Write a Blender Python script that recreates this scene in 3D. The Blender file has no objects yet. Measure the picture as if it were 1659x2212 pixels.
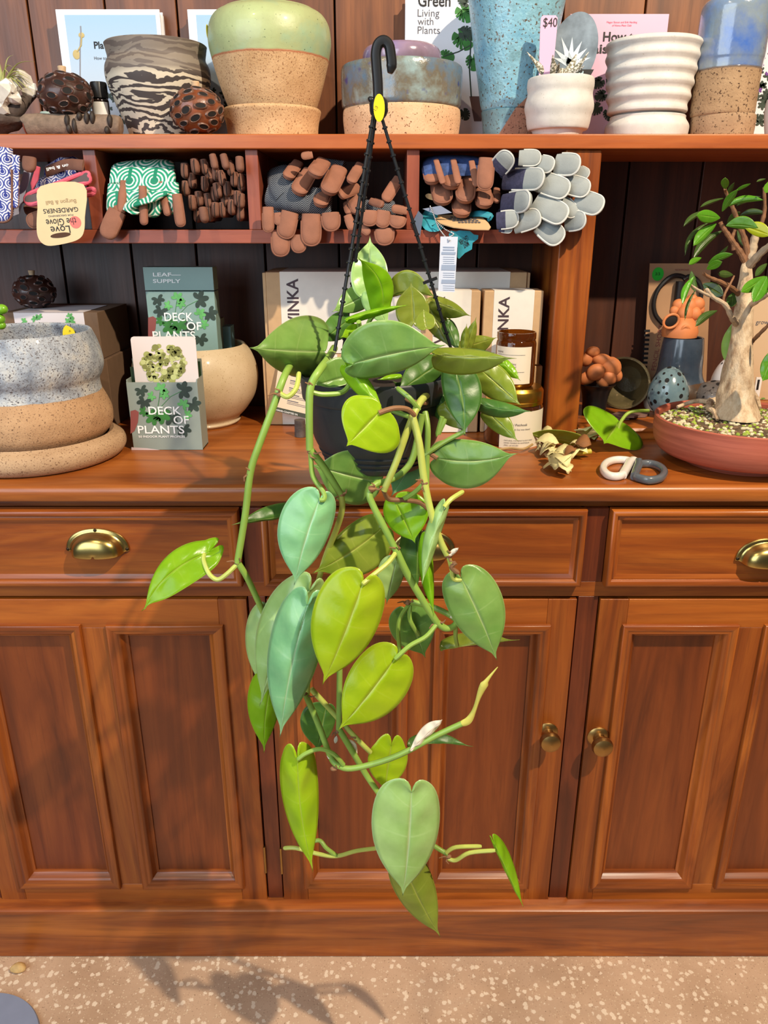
import bpy, math, random
from mathutils import Vector, Matrix
from math import sin, cos, tan, atan, atan2, pi, sqrt, radians
R = random.Random(7)
SC = bpy.context.scene
COL = SC.collection
# ------------------------------------------------------------------ camera
F = 1661.0                      # focal length in pixels of the 1659 x 2212 frame
PITCH = radians(20.5)
H = 1.21                        # eye height above the floor
cam_d = bpy.data.cameras.new('camera')
cam_d.sensor_fit = 'VERTICAL'; cam_d.sensor_height = 24.0
cam_d.lens = 24.0 * F / 2212.0
cam_d.clip_start = 0.02
cam = bpy.data.objects.new('camera', cam_d); COL.objects.link(cam)
cam.location = (0, 0, H); cam.rotation_euler = (pi/2 - PITCH, 0, 0)
SC.camera = cam
# ------------------------------------------------------------------ view + world + lights
SC.view_settings.view_transform = 'Standard'
SC.view_settings.look = 'None'
SC.view_settings.gamma = 1.0
SC.view_settings.use_curve_mapping = False
SC.view_settings.exposure = 0.0
SC.cycles.max_bounces = 8
SC.cycles.transparent_max_bounces = 8
w = bpy.data.worlds.new('world'); SC.world = w; w.use_nodes = True
w.node_tree.nodes['Background'].inputs[0].default_value = (0.78, 0.86, 1.0, 1)
w.node_tree.nodes['Background'].inputs[1].default_value = 0.07

def lamp(name, kind, loc, target, energy, color, **kw):
    d = bpy.data.lights.new(name, kind); d.energy = energy; d.color = color
    for k, v in kw.items(): setattr(d, k, v)
    o = bpy.data.objects.new(name, d); COL.objects.link(o); o.location = loc
    o.rotation_euler = (Vector(target) - Vector(loc)).to_track_quat('-Z', 'Y').to_euler()
    return o
# warm ceiling spots, right of and ahead of the plant
lamp('ceiling_spot', 'SPOT', (0.98, -0.10, 2.62), (0.05, 0.95, 0.7), 268, (1.0, 0.83, 0.62),
     spot_size=radians(95), spot_blend=0.7, shadow_soft_size=0.025)
lamp('ceiling_spot', 'SPOT', (-0.75, 0.05, 2.62), (-0.35, 1.2, 0.9), 36, (1.0, 0.80, 0.56),
     spot_size=radians(85), spot_blend=0.8, shadow_soft_size=0.03)
# daylight of the shop window behind and left of the photographer
lamp('window_daylight', 'AREA', (-1.55, -0.95, 1.85), (-0.05, 1.2, 1.0), 60, (0.74, 0.87, 1.0),
     shape='RECTANGLE', size=2.2, size_y=1.8)

# ------------------------------------------------------------------ pixel rays -> points in the room
RGT = Vector((1, 0, 0)); FWD = Vector((0, cos(PITCH), -sin(PITCH))); UPV = Vector((0, sin(PITCH), cos(PITCH)))
EYE = Vector((0, 0, H))
def ray(px, py): return RGT*((px-829.5)/F) + UPV*((1106-py)/F) + FWD
def P(px, py, Y):
    d = ray(px, py); return EYE + d*(Y/d.y)
def PZ(px, py, Z):
    d = ray(px, py); return EYE + d*((Z-H)/d.z)
def mpp(py, Y): return Y/(ray(829.5, py).y)/F      # metres per pixel at that row and depth

def cr(pts, n=6, closed=False):
    """Catmull-Rom through points (any dimension)."""
    pts = [Vector(p) for p in pts]; out = []
    m = len(pts); rng = m if closed else m-1
    for i in range(rng):
        if closed: a, b, c, d = pts[i-1], pts[i], pts[(i+1) % m], pts[(i+2) % m]
        else: a, b, c, d = pts[max(i-1, 0)], pts[i], pts[i+1], pts[min(i+2, m-1)]
        for k in range(n):
            t = k/n
            out.append(0.5*((2*b) + (c-a)*t + (2*a-5*b+4*c-d)*t*t + (3*b-a-3*c+d)*t*t*t))
    if not closed: out.append(pts[-1])
    return out

# ------------------------------------------------------------------ mesh builder
class MB:
    def __init__(s): s.v = []; s.f = []; s.m = []; s.uv = {}; s.cur = 0
    def mi(s, i): s.cur = i; return s
    def face(s, *idx): s.f.append(tuple(idx)); s.m.append(s.cur)
    def add(s, p): s.v.append(Vector(p)); return len(s.v)-1
    def box(s, x0, x1, y0, y1, z0, z1, M=None):
        b = len(s.v)
        for z in (z0, z1):
            for x, y in ((x0, y0), (x1, y0), (x1, y1), (x0, y1)):
                p = Vector((x, y, z)); s.v.append(M @ p if M else p)
        for q in ((0, 3, 2, 1), (4, 5, 6, 7), (0, 1, 5, 4), (1, 2, 6, 5), (2, 3, 7, 6), (3, 0, 4, 7)):
            s.face(*[b+i for i in q])
        return s
    def grid(s, rows, closed_u=False, cap0=False, cap1=False):
        b = len(s.v); n = len(rows[0])
        for r in rows: s.v.extend([Vector(p) for p in r])
        for i in range(len(rows)-1):
            for j in range(n if closed_u else n-1):
                k = (j+1) % n
                s.face(b+i*n+j, b+i*n+k, b+(i+1)*n+k, b+(i+1)*n+j)
        if cap0: s.face(*[b+j for j in reversed(range(n))])
        if cap1: s.face(*[b+(len(rows)-1)*n+j for j in range(n)])
        return s
    def sweep(s, path, wt, up=(0, 0, 1), n=12, e=2.0, caps=True):
        """path: points; wt: (half width, half thickness) per point; superellipse section of power e."""
        path = [Vector(p) for p in path]; rows = []; up = Vector(up); last = None
        for i, p in enumerate(path):
            t = (path[min(i+1, len(path)-1)] - path[max(i-1, 0)])
            if t.length < 1e-9: t = Vector((0, 0, 1))
            t.normalize()
            side = t.cross(up)
            if side.length < 1e-3: side = last or t.cross(Vector((1, 0.3, 0)))
            side.normalize(); 
            if last and side.dot(last) < 0: side = -side
            last = side; nor = side.cross(t); a, b = wt[i] if isinstance(wt[i], (tuple, list)) else (wt[i], wt[i])
            row = []
            for k in range(n):
                th = 2*pi*k/n; c, q = cos(th), sin(th)
                row.append(p + side*(a*math.copysign(abs(c)**(2/e), c)) + nor*(b*math.copysign(abs(q)**(2/e), q)))
            rows.append(row)
        return s.grid(rows, True, caps, caps)
    def tube(s, path, r, n=8):
        return s.sweep(path, [r]*len(path) if not isinstance(r, (list, tuple)) else r, up=(0.31, -0.9, 0.17), n=n)
    def lathe(s, c, prof, n=56, wob=0.0, seed=1, a0=0.0):
        """c: axis point (x, y); prof: [(r, z)] bottom to top (or any order)."""
        rr = random.Random(seed); ph = [rr.uniform(0, 6.28) for _ in range(4)]
        rows = []
        for r, z in prof:
            row = []
            for k in range(n):
                th = a0 + 2*pi*k/n
                q = r*(1 + wob*(sin(2*th+ph[0]+z*9) + .6*sin(3*th+ph[1]-z*14) + .4*sin(5*th+ph[2]+z*23)))
                row.append((c[0]+q*cos(th), c[1]+q*sin(th), z))
            rows.append(row)
        return s.grid(rows, True)
    def blob(s, c, r, seg=14, ring=9, M=None, dent=0.0, seed=1, e=1.0):
        rr = random.Random(seed); ph = [rr.uniform(0, 6.28) for _ in range(6)]
        rows = []; c = Vector(c)
        for i in range(ring+1):
            fi = -pi/2 + pi*i/ring; row = []
            for k in range(seg):
                th = 2*pi*k/seg
                d = Vector((cos(fi)*cos(th), cos(fi)*sin(th), sin(fi)))
                q = 1 + dent*(sin(3*d.x+ph[0])+sin(4*d.y+ph[1])+sin(5*d.z+ph[2])+.6*sin(9*d.x+7*d.z+ph[3]))
                p = Vector((d.x*r[0]*q, d.y*r[1]*q, d.z*r[2]*q))
                row.append(c + (M @ p if M else p))
            rows.append(row)
        return s.grid(rows, True)
    def prism(s, pts, o, ax, ay, depth):
        """flat outline pts (2-D) on plane o + x*ax + y*ay, extruded by vector depth."""
        b = len(s.v); n = len(pts); o = Vector(o); ax = Vector(ax); ay = Vector(ay); depth = Vector(depth)
        for q in (Vector((0, 0, 0)), depth):
            for p in pts: s.v.append(o + ax*p[0] + ay*p[1] + q)
        s.face(*range(b, b+n)); s.face(*[b+n+i for i in reversed(range(n))])
        for i in range(n):
            k = (i+1) % n; s.face(b+k, b+i, b+n+i, b+n+k)
        return s
    def mesh(s, name, mats, off, smooth=True, angle=38):
        me = bpy.data.meshes.new(name)
        me.from_pydata([v-off for v in s.v], [], s.f)
        for m in (mats if isinstance(mats, (list, tuple)) else [mats]): me.materials.append(m)
        for p, i in zip(me.polygons, s.m): p.material_index = i
        if s.uv:
            ul = me.uv_layers.new(name='UVMap')
            for l in me.loops: ul.data[l.index].uv = s.uv.get(l.vertex_index, (0, 0))
        if smooth:
            for p in me.polygons: p.use_smooth = True
            me.update()
            try: me.set_sharp_from_angle(angle=radians(angle))
            except Exception: pass
        me.update()
        return me

class Thing:
    def __init__(s, name, label, cat, group=None, kind=None):
        s.name, s.label, s.cat, s.group, s.kind = name, label, cat, group, kind; s.parts = []
    def add(s, name, mb, mat, parent=None, bevel=0, solid=0, sub=0, smooth=True, angle=38, label=None, kind=None):
        s.parts.append(dict(name=name, mb=mb, mat=mat, parent=parent, bevel=bevel, solid=solid, sub=sub, smooth=smooth,
                            angle=angle, label=label, kind=kind))
        return len(s.parts)-1
    def done(s):
        lo = Vector((1e9,)*3); hi = Vector((-1e9,)*3)
        for p in s.parts:
            for v in p['mb'].v:
                for i in range(3): lo[i] = min(lo[i], v[i]); hi[i] = max(hi[i], v[i])
        base = Vector(((lo.x+hi.x)/2, (lo.y+hi.y)/2, lo.z))
        solo = len(s.parts) == 1 or s.kind == 'solo'
        if solo: root = None
        else:
            root = bpy.data.objects.new(s.name, None); COL.objects.link(root); root.location = base
            root.empty_display_size = 0.02
        objs = []
        for p in s.parts:
            first = root is None
            me = p['mb'].mesh(p['name'], p['mat'], base, p['smooth'], p['angle'])
            o = bpy.data.objects.new(s.name if first else p['name'], me); COL.objects.link(o)
            if first: o.location = base; root = o
            else: o.parent = objs[p['parent']] if p['parent'] is not None else root
            if p['solid']:
                m = o.modifiers.new('thickness', 'SOLIDIFY'); m.thickness = p['solid']; m.offset = 0
            if p['bevel']:
                m = o.modifiers.new('bevel', 'BEVEL'); m.width = p['bevel']; m.segments = 2; m.limit_method = 'ANGLE'
                m.angle_limit = radians(40); m.harden_normals = True
            if p['sub']:
                m = o.modifiers.new('sub', 'SUBSURF'); m.levels = p['sub']; m.render_levels = p['sub']
            if p['label'] and o is not root: o['label'] = p['label']
            if p['kind']: o['kind'] = p['kind']
            objs.append(o)
        if s.kind == 'structure': root['kind'] = 'structure'
        else:
            root['label'] = s.label; root['category'] = s.cat
            if s.group: root['group'] = s.group
            if s.kind == 'stuff': root['kind'] = 'stuff'
        return root
def solo(name, mb, mat, label, cat, group=None, **kw):
    t = Thing(name, label, cat, group, kw.pop('tkind', None)); t.add(name, mb, mat, **kw); return t.done()

# text as thin raised lettering on a plane
def lettering(mb, string, o, ax, ay, height=None, width=None, bold=0.0, align='LEFT', nrm=None, thick=0.0003, spacing=1.0):
    cu = bpy.data.curves.new('txt', 'FONT'); cu.body = string; cu.size = 1.0; cu.align_x = align
    cu.offset = bold; cu.space_character = spacing; cu.resolution_u = 3
    ob = bpy.data.objects.new('txt', cu); COL.objects.link(ob)
    dg = bpy.context.evaluated_depsgraph_get(); dg.update()
    me = bpy.data.meshes.new_from_object(ob.evaluated_get(dg))
    xs = [v.co.x for v in me.vertices] or [0, 1]
    ys = [v.co.y for v in me.vertices] or [0, 1]
    wd = max(xs)-min(xs); cap = 0.69
    sc = width/wd if width else height/cap
    sy = height/cap if height else sc
    ax = Vector(ax).normalized(); ay = Vector(ay).normalized()
    nrm = Vector(nrm).normalized() if nrm else ax.cross(ay)
    b = len(mb.v); o = Vector(o)
    xo = min(xs) if align == 'LEFT' else 0
    for v in me.vertices: mb.v.append(o + ax*((v.co.x-xo)*sc) + ay*(v.co.y*sy) + nrm*thick)
    for p in me.polygons: mb.face(*[b+i for i in p.vertices])
    bpy.data.objects.remove(ob); bpy.data.curves.remove(cu); bpy.data.meshes.remove(me)
    return mb
X_, Z_ = Vector((1, 0, 0)), Vector((0, 0, 1))

# ------------------------------------------------------------------ materials
def srgb(r, g, b):
    f = lambda c: (c/255/12.92) if c/255 <= .04045 else ((c/255+.055)/1.055)**2.4
    return (f(r), f(g), f(b), 1)
class NT:
    def __init__(s, name):
        s.m = bpy.data.materials.new(name); s.m.use_nodes = True; s.t = s.m.node_tree
        s.b = s.t.nodes['Principled BSDF']; s.out = s.t.nodes['Material Output']
    def n(s, typ, **kw):
        o = s.t.nodes.new(typ)
        for k, v in kw.items(): setattr(o, k, v)
        return o
    def put(s, sock, val):
        if hasattr(val, 'is_output'): s.t.links.new(val, sock)
        else: sock.default_value = val
    def math(s, op, a, b=0.0, c=0.0, clamp=False):
        o = s.n('ShaderNodeMath', operation=op, use_clamp=clamp)
        s.put(o.inputs[0], a); s.put(o.inputs[1], b); s.put(o.inputs[2], c); return o.outputs[0]
    def coord(s, rnd=0.0, scale=(1, 1, 1), kind='Object'):
        tc = s.n('ShaderNodeTexCoord').outputs[kind]
        if rnd:
            oi = s.n('ShaderNodeObjectInfo').outputs['Random']
            r = s.math('MULTIPLY', oi, rnd)
            cb = s.n('ShaderNodeCombineXYZ')
            for i in range(3): s.put(cb.inputs[i], r)
            a = s.n('ShaderNodeVectorMath', operation='ADD'); s.put(a.inputs[0], tc); s.put(a.inputs[1], cb.outputs[0]); tc = a.outputs[0]
        if scale != (1, 1, 1):
            a = s.n('ShaderNodeVectorMath', operation='MULTIPLY'); s.put(a.inputs[0], tc); a.inputs[1].default_value = scale; tc = a.outputs[0]
        return tc
    def noise(s, vec, scale, detail=4, rough=.55, dist=0.0, out='Fac'):
        o = s.n('ShaderNodeTexNoise'); s.put(o.inputs['Vector'], vec); o.inputs['Scale'].default_value = scale
        o.inputs['Detail'].default_value = detail; o.inputs['Roughness'].default_value = rough; o.inputs['Distortion'].default_value = dist
        return o.outputs[out]
    def ramp(s, fac, stops):
        o = s.n('ShaderNodeValToRGB'); s.put(o.inputs[0], fac); cr_ = o.color_ramp
        while len(cr_.elements) < len(stops): cr_.elements.new(.5)
        for e, (p, c) in zip(cr_.elements, stops):
            e.position = p; e.color = c if len(c) == 4 else (*c, 1)
        return o.outputs[0]
    def step(s, fac, a, b): return s.ramp(fac, [(a, (0, 0, 0, 1)), (b, (1, 1, 1, 1))])
    def mix(s, fac, a, b, blend='MIX'):
        o = s.n('ShaderNodeMix', data_type='RGBA', blend_type=blend)
        s.put(o.inputs[0], fac); s.put(o.inputs[6], a); s.put(o.inputs[7], b); return o.outputs[2]
    def bump(s, h, strength=.3, dist=.001):
        o = s.n('ShaderNodeBump'); o.inputs['Strength'].default_value = strength; o.inputs['Distance'].default_value = dist
        s.put(o.inputs['Height'], h); s.put(s.b.inputs['Normal'], o.outputs[0]); return o
    def set(s, **kw):
        for k, v in kw.items(): s.put(s.b.inputs[k.replace('_', ' ')], v)
        return s

def plain(name, c, rough=.5, metal=0.0, spec=.5, var=.0, scale=30, bump=0.0, bscale=200, coat=0.0, **kw):
    k = NT(name); co = k.coord()
    if var:
        f = k.noise(co, scale, 4)
        c2 = tuple(max(0, x*(1-var)) for x in c[:3])+(1,); c3 = tuple(min(1, x*(1+var)) for x in c[:3])+(1,)
        k.set(Base_Color=k.ramp(f, [(.3, c2), (.7, c3)]))
    else: k.set(Base_Color=c)
    k.set(Roughness=rough, Metallic=metal, Specular_IOR_Level=spec, Coat_Weight=coat)
    if bump: k.bump(k.noise(co, bscale, 3), bump, .001)
    for a, b in kw.items(): k.set(**{a: b})
    return k.m

def wood(name, dark, mid, light, axis='X', rough=.36, band=1.0, bright=.16, coat=.12):
    k = NT(name)
    sc = {'X': (1.1, 13, 13), 'Z': (13, 13, 1.1)}[axis]; fs = {'X': (9, 260, 260), 'Z': (260, 260, 9)}[axis]
    g = k.noise(k.coord(23.0, sc), 1.6*band, 5, .6, 1.3)
    fine = k.noise(k.coord(11.0, fs), 1.0, 3, .6)
    wv = k.noise(k.coord(31.0, tuple(x*.35 for x in sc)), 1.2, 3, .5, .8)
    col = k.ramp(g, [(.22, dark), (.47, mid), (.78, light)])
    rings = k.math('SINE', k.math('MULTIPLY', wv, 55.0))
    col = k.mix(k.math('MULTIPLY', k.step(rings, .2, 1.0), .22), col, dark)
    col = k.mix(k.math('MULTIPLY', k.step(fine, .55, .75), .38), col, dark)
    oi = k.n('ShaderNodeObjectInfo').outputs['Random']
    hs = k.n('ShaderNodeHueSaturation'); k.put(hs.inputs['Color'], col)
    k.put(hs.inputs['Value'], k.math('ADD', 1-bright/2, k.math('MULTIPLY', oi, bright)))
    k.set(Base_Color=hs.outputs[0], Roughness=k.math('ADD', rough-.06, k.math('MULTIPLY', fine, .2)), Coat_Weight=coat, Coat_Roughness=.22)
    k.bump(fine, .12, .0006)
    return k.m

def clay_sock(k, vec, c1, c2, scale=12, spk=None, sscale=260, sth=(.62, .68), c3=None):
    f = k.noise(vec, scale, 5, .6)
    stops = [(.32, c1), (.66, c2)] if c3 is None else [(.28, c1), (.5, c2), (.7, c3)]
    col = k.ramp(f, stops)
    if spk:
        col = k.mix(k.step(k.noise(vec, sscale, 2, .5), *sth), col, spk)
    return col
def clay(name, c1, c2, scale=12, spk=None, sscale=260, sth=(.62, .68), c3=None, rough=.8, bump=.3, bscale=320, coat=0, dist=.0015, **kw):
    k = NT(name); v = k.coord()
    k.set(Base_Color=clay_sock(k, v, c1, c2, scale, spk, sscale, sth, c3), Roughness=rough, Coat_Weight=coat, Coat_Roughness=.1)
    if bump: k.bump(k.noise(v, bscale, 4, .6), bump, dist)
    return k.m
def twotone(name, top, bot, z0, nx=0.0, wob=.003, rt=.25, rb=.85, bump=(.25, .5), bscale=(90, 330), line=None, coat=.4):
    """glaze above, raw clay below the line z + nx*x = z0 (object space)."""
    k = NT(name); v = k.coord(); sp = k.n('ShaderNodeSeparateXYZ'); k.put(sp.inputs[0], v)
    zz = k.math('ADD', sp.outputs[2], k.math('MULTIPLY', sp.outputs[0], nx))
    zz = k.math('ADD', zz, k.math('MULTIPLY', k.math('SUBTRACT', k.noise(v, 30, 3), .5), wob*2))
    f = k.math('MULTIPLY', k.math('SUBTRACT', zz, z0), 900.0, clamp=True)
    col = k.mix(f, clay_sock(k, v, **bot), clay_sock(k, v, **top))
    if line:
        d = k.math('ABSOLUTE', k.math('SUBTRACT', zz, z0))
        col = k.mix(k.math('SUBTRACT', 1.0, k.math('MULTIPLY', d, 420.0), clamp=True), col, line)
    k.set(Base_Color=col, Roughness=k.math('ADD', rb, k.math('MULTIPLY', f, rt-rb)), Coat_Weight=k.math('MULTIPLY', f, coat), Coat_Roughness=.08)
    h = k.math('ADD', k.math('MULTIPLY', k.noise(v, bscale[0], 4), k.math('MULTIPLY', f, bump[0])),
               k.math('MULTIPLY', k.noise(v, bscale[1], 4, .65), k.math('MULTIPLY', k.math('SUBTRACT', 1.0, f), bump[1])))
    k.bump(h, 1.0, .002)
    return k.m

W_D, W_M, W_L = srgb(76, 30, 7), srgb(142, 70, 20), srgb(186, 106, 36)
wood_rail = wood('rail_wood', srgb(116, 56, 14), srgb(168, 88, 26), srgb(198, 114, 40), 'X')
wood_h = wood('red_brown_wood_horizontal', W_D, W_M, W_L, 'X')
wood_v = wood('red_brown_wood_vertical', W_D, W_M, W_L, 'Z')
wood_stile = wood('dark_stile_wood', srgb(58, 22, 10), srgb(106, 46, 21), srgb(138, 66, 31), 'Z', band=1.5)
wood_pan = wood('door_panel_wood', srgb(74, 30, 9), srgb(118, 55, 19), srgb(148, 76, 30), 'Z', band=.7)
wood_top = wood('worktop_wood', srgb(106, 48, 12), srgb(154, 82, 28), srgb(188, 110, 44), 'X', rough=.33)
wood_shelf = wood('shelf_wood', srgb(140, 66, 26), srgb(178, 94, 42), srgb(204, 122, 64), 'X', rough=.36)
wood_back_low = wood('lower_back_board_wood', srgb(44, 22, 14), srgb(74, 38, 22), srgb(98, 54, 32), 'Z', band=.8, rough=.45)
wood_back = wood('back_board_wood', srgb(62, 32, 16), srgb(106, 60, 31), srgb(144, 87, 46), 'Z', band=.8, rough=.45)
wood_red = wood('cubby_wood', srgb(100, 44, 26), srgb(142, 70, 48), srgb(166, 90, 62), 'Z', rough=.42)
wood_redh = wood('cubby_shelf_wood', srgb(100, 44, 26), srgb(142, 70, 48), srgb(166, 90, 62), 'X', rough=.42)
brass = plain('aged_brass', srgb(190, 166, 100), .27, 1.0, var=.12, scale=18)
brass_d = plain('matte_brass', srgb(172, 138, 84), .36, 1.0, var=.15, scale=30)
screw_m = plain('dark_screw', srgb(60, 50, 38), .4, .9)
paper_w = plain('white_paper', srgb(232, 230, 226), .55, var=.02)
black_ink = plain('black_ink', srgb(24, 22, 24), .6)
grey_ink = plain('grey_ink', srgb(92, 92, 100), .6)
white_ink = plain('white_ink', srgb(245, 245, 240), .5)
kraft = plain('kraft_board', srgb(196, 160, 118), .75, var=.06, scale=60, bump=.1)
kraft_d = plain('kraft_board_edge', srgb(150, 112, 76), .8, var=.08)
yellow = plain('yellow_sticker', srgb(250, 220, 12), .5)
cork = plain('cork_stopper', srgb(212, 178, 140), .8, var=.15, scale=120)
# ================================================================== setting
YF = 1.02                       # cabinet frame plane
ZC = H - 0.3365                 # worktop surface
k = NT('terrazzo_floor'); v = k.coord()
vo = k.n('ShaderNodeTexVoronoi', distance='EUCLIDEAN'); wn = k.n('ShaderNodeVectorMath', operation='ADD'); k.put(wn.inputs[0], v); ws = k.n('ShaderNodeVectorMath', operation='SCALE'); k.put(ws.inputs[0], k.noise(v, 160, 3, out='Color')); ws.inputs['Scale'].default_value = .008; k.put(wn.inputs[1], ws.outputs[0]); k.put(vo.inputs['Vector'], wn.outputs[0]); vo.inputs['Scale'].default_value = 95
chip = k.math('SUBTRACT', 1.0, k.math('MULTIPLY', k.math('SUBTRACT', vo.outputs['Distance'], .34), 12.0), clamp=True)
sel = k.n('ShaderNodeSeparateColor'); k.put(sel.inputs[0], vo.outputs['Color'])
chip = k.math('MULTIPLY', chip, k.step(sel.outputs[0], .58, .60))
vo2 = k.n('ShaderNodeTexVoronoi'); k.put(vo2.inputs['Vector'], v); vo2.inputs['Scale'].default_value = 260
sel2 = k.n('ShaderNodeSeparateColor'); k.put(sel2.inputs[0], vo2.outputs['Color'])
chip2 = k.math('MULTIPLY', k.math('SUBTRACT', 1.0, k.math('MULTIPLY', k.math('SUBTRACT', vo2.outputs['Distance'], .3), 12.0), clamp=True), k.step(sel2.outputs[0], .72, .74))
base = k.ramp(k.noise(v, 9, 5), [(.3, srgb(178, 146, 118)), (.7, srgb(202, 170, 142))])
col = k.mix(k.step(k.noise(v, 420, 2), .66, .7), base, srgb(120, 92, 70))
col = k.mix(chip2, col, srgb(206, 180, 150)); col = k.mix(k.math('MULTIPLY', chip, .8), col, srgb(234, 214, 188))
k.set(Base_Color=col, Roughness=.5); k.bump(k.noise(v, 300, 3), .1, .001)
fl = Thing('floor', '', '', kind='structure'); fl.add('floor', MB().box(-2.2, 2.2, -2.2, 1.75, -.04, 0), k.m); fl.done()
wall_m = plain('shop_wall_paint', srgb(150, 128, 108), .8, var=.04, scale=6)
wl = Thing('wall_back', '', '', kind='structure'); wl.add('wall_back', MB().box(-2.2, 2.2, 1.62, 1.75, 0, 3.0), wall_m); wl.done()

# ------------------------------------------------------------------ sideboard
def frame_sweep(mb, x0, x1, z0, z1, prof):
    """mitred moulding round a rectangle; prof: (inset from the outer edge, y)."""
    b = len(mb.v); n = len(prof)
    for sx, sz in ((0, 0), (1, 0), (1, 1), (0, 1)):
        for d, y in prof:
            mb.v.append(Vector(((x0+d) if sx == 0 else (x1-d), y, (z0+d) if sz == 0 else (z1-d))))
    for i in range(4):
        j = (i+1) % 4
        for a in range(n-1): mb.face(b+i*n+a, b+j*n+a, b+j*n+a+1, b+i*n+a+1)
    return mb
def moulding_prof(y, wd, hgt, rec=0.0):
    """ogee + bead standing hgt proud of plane y, falling to y+rec on the inside."""
    return [(0, y+.001), (0, y-hgt*.75), (wd*.06, y-hgt*.95), (wd*.18, y-hgt), (wd*.30, y-hgt*.92), (wd*.36, y-hgt*.7), (wd*.40, y-hgt*.62),
            (wd*.46, y-hgt*.66), (wd*.58, y-hgt*.55), (wd*.70, y-hgt*.2+rec*.25), (wd*.84, y+rec*.55), (wd*.94, y+rec*.72), (wd, y+rec*.8), (wd, y+rec+.001)]
def zpx(py, Y): return P(829.5, py, Y).z
Z_DR1, Z_DR0 = zpx(1099, 1.012), zpx(1263, 1.012)        # drawer fronts
Z_DO1, Z_DO0 = zpx(1292, YF), zpx(1940, YF)              # doors
doors = [(-.6637, -.2030), (-.1735, .2848), (.3190, .777)]
t = Thing('sideboard', 'long red-brown wooden sideboard with panelled doors, three drawers and a plinth on the terrazzo floor', 'sideboard')
XL, XR = -1.14, 1.26
fr = MB()
fr.mi(0); fr.box(XL, XR, YF+.008, YF+.022, Z_DR1-.002, ZC-.0245)                    # top rail
fr.box(XL, XR, YF, YF+.022, Z_DO1+.003, Z_DR0+.001)                            # rail under the drawers
fr.mi(1)
for x0, x1 in ((-.692, -.666), (-.2008, -.1757), (.2872, .3168), (.7795, .81)):
    fr.box(x0, x1, YF-.0003, YF+.022, Z_DO0-.002, Z_DO1+.003); fr.box(x0-.002, x1+.002, YF-.0003, YF+.022, Z_DR0+.001, Z_DR1-.002)
fr.mi(0); fr.box(XL, XR, YF+.022, 1.56, .03, ZC-.0245)                          # carcass body
t.add('carcass', fr, [wood_h, wood_stile], bevel=.0008)
pl = MB()
zt = zpx(1938, YF)
prof = [(1.03, zt), (.998, zt-.001), (.9935, zt-.004), (.9925, zt-.010), (.9945, zt-.014), (.9955, 0.002), (1.03, .002)]
pl.grid([[(x, y, z) for y, z in prof] for x in (XL, XR)])
b = len(pl.v)
t.add('plinth', pl, wood_h)
KNOBS = {1: P(1190, 1607, .985), 2: P(1303, 1617, .985)}
for i, (x0, x1) in enumerate(doors):
    d = MB(); sw = .0425; rt = .047; rb = .036; mw = .05; xm = (x0+x1)/2; ya, yb = YF-.004, YF+.016
    za, zb = Z_DO0, Z_DO1
    d.mi(0)
    for a, c in ((x0, x0+sw), (x1-sw, x1)): d.box(a, c, ya, yb, za, zb)
    d.box(xm-mw/2, xm+mw/2, ya, yb, za+rb, zb-rt)
    d.mi(1); d.box(x0+sw, x1-sw, ya, yb, zb-rt, zb); d.box(x0+sw, x1-sw, ya, yb, za, za+rb)
    dk = t.add('door', d, [wood_v, wood_rail], bevel=.0009)
    for a, c in ((x0+sw, xm-mw/2), (xm+mw/2, x1-sw)):
        t.add('panel', MB().box(a, c, YF+.010, YF+.015, za+rb, zb-rt), wood_pan, parent=dk)
        m = MB(); frame_sweep(m, a-.006, c+.006, za+rb-.006, zb-rt+.006, moulding_prof(ya, .026, .007, .0145))
        npf = 13; m.m = [0]*npf + [1]*npf + [0]*npf + [1]*npf
        t.add('moulding', m, [wood_h, wood_v], parent=dk, angle=50)
    if i in KNOBS:
        c = KNOBS[i]; m = MB(); M = Matrix.Rotation(pi/2, 4, 'X')
        pr = [(.0, 0), (.0165, 0), (.0172, .002), (.0150, .004), (.0095, .0055), (.0078, .009), (.0082, .014), (.0125, .0175), (.0158, .022), (.0166, .027), (.0148, .032), (.009, .0352), (0, .0362)]
        rows = [[(c.x+r*cos(2*pi*q/28), ya-h, c.z+r*sin(2*pi*q/28)) for q in range(28)] for r, h in pr]
        m.grid(rows, True); t.add('knob', m, brass_d, parent=dk, label='round brass knob')
    if i in (0, 1):
        hx = x1+.001 if i == 0 else x0-.001
        if i == 0:
            for zz in (za+.09, zb-.13):
                t.add('hinge', MB().tube([(hx, YF-.004, zz-.028), (hx, YF-.004, zz+.028)], .0022, 10), brass_d, parent=dk)
    if i == 1:
        m = MB().tube([(x0-.001, YF-.004, za+.06), (x0-.001, YF-.004, za+.115)], .0022, 10)
        t.add('hinge', m, brass_d, parent=dk)
def cup_pull(c, hw, ht, par):
    """half-cup brass pull: c = centre of its lower edge on the drawer face."""
    m = MB(); rows = []; n = 26
    for k_ in range(n+1):
        th = pi*k_/n; cx, cz = cos(th), sin(th)
        row = []
        for s_, dep in ((1.0, 0), (.985, -.0022), (.93, -.003), (.86, -.0032), (.80, -.006), (.75, -.013), (.68, -.0185), (.52, -.0225), (.3, -.0245), (.0, -.025)):
            ez = ht*s_*cz**.8 if cz > 0 else 0
            row.append((c.x + hw*s_*cx*(1 if s_ > .8 else 1), c.y+dep, c.z + ez - (.003 if cz < .02 and s_ < .84 else 0)))
        rows.append(row)
    m.grid(rows)
    pk = t.add('cup_pull', m, brass, parent=par, solid=.0012, sub=1, label='brass half-cup pull')
    return pk
pulls = [P(207, 1197, 1.0), P(916, 1200, 1.0), P(1662, 1218, 1.0)]
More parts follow.
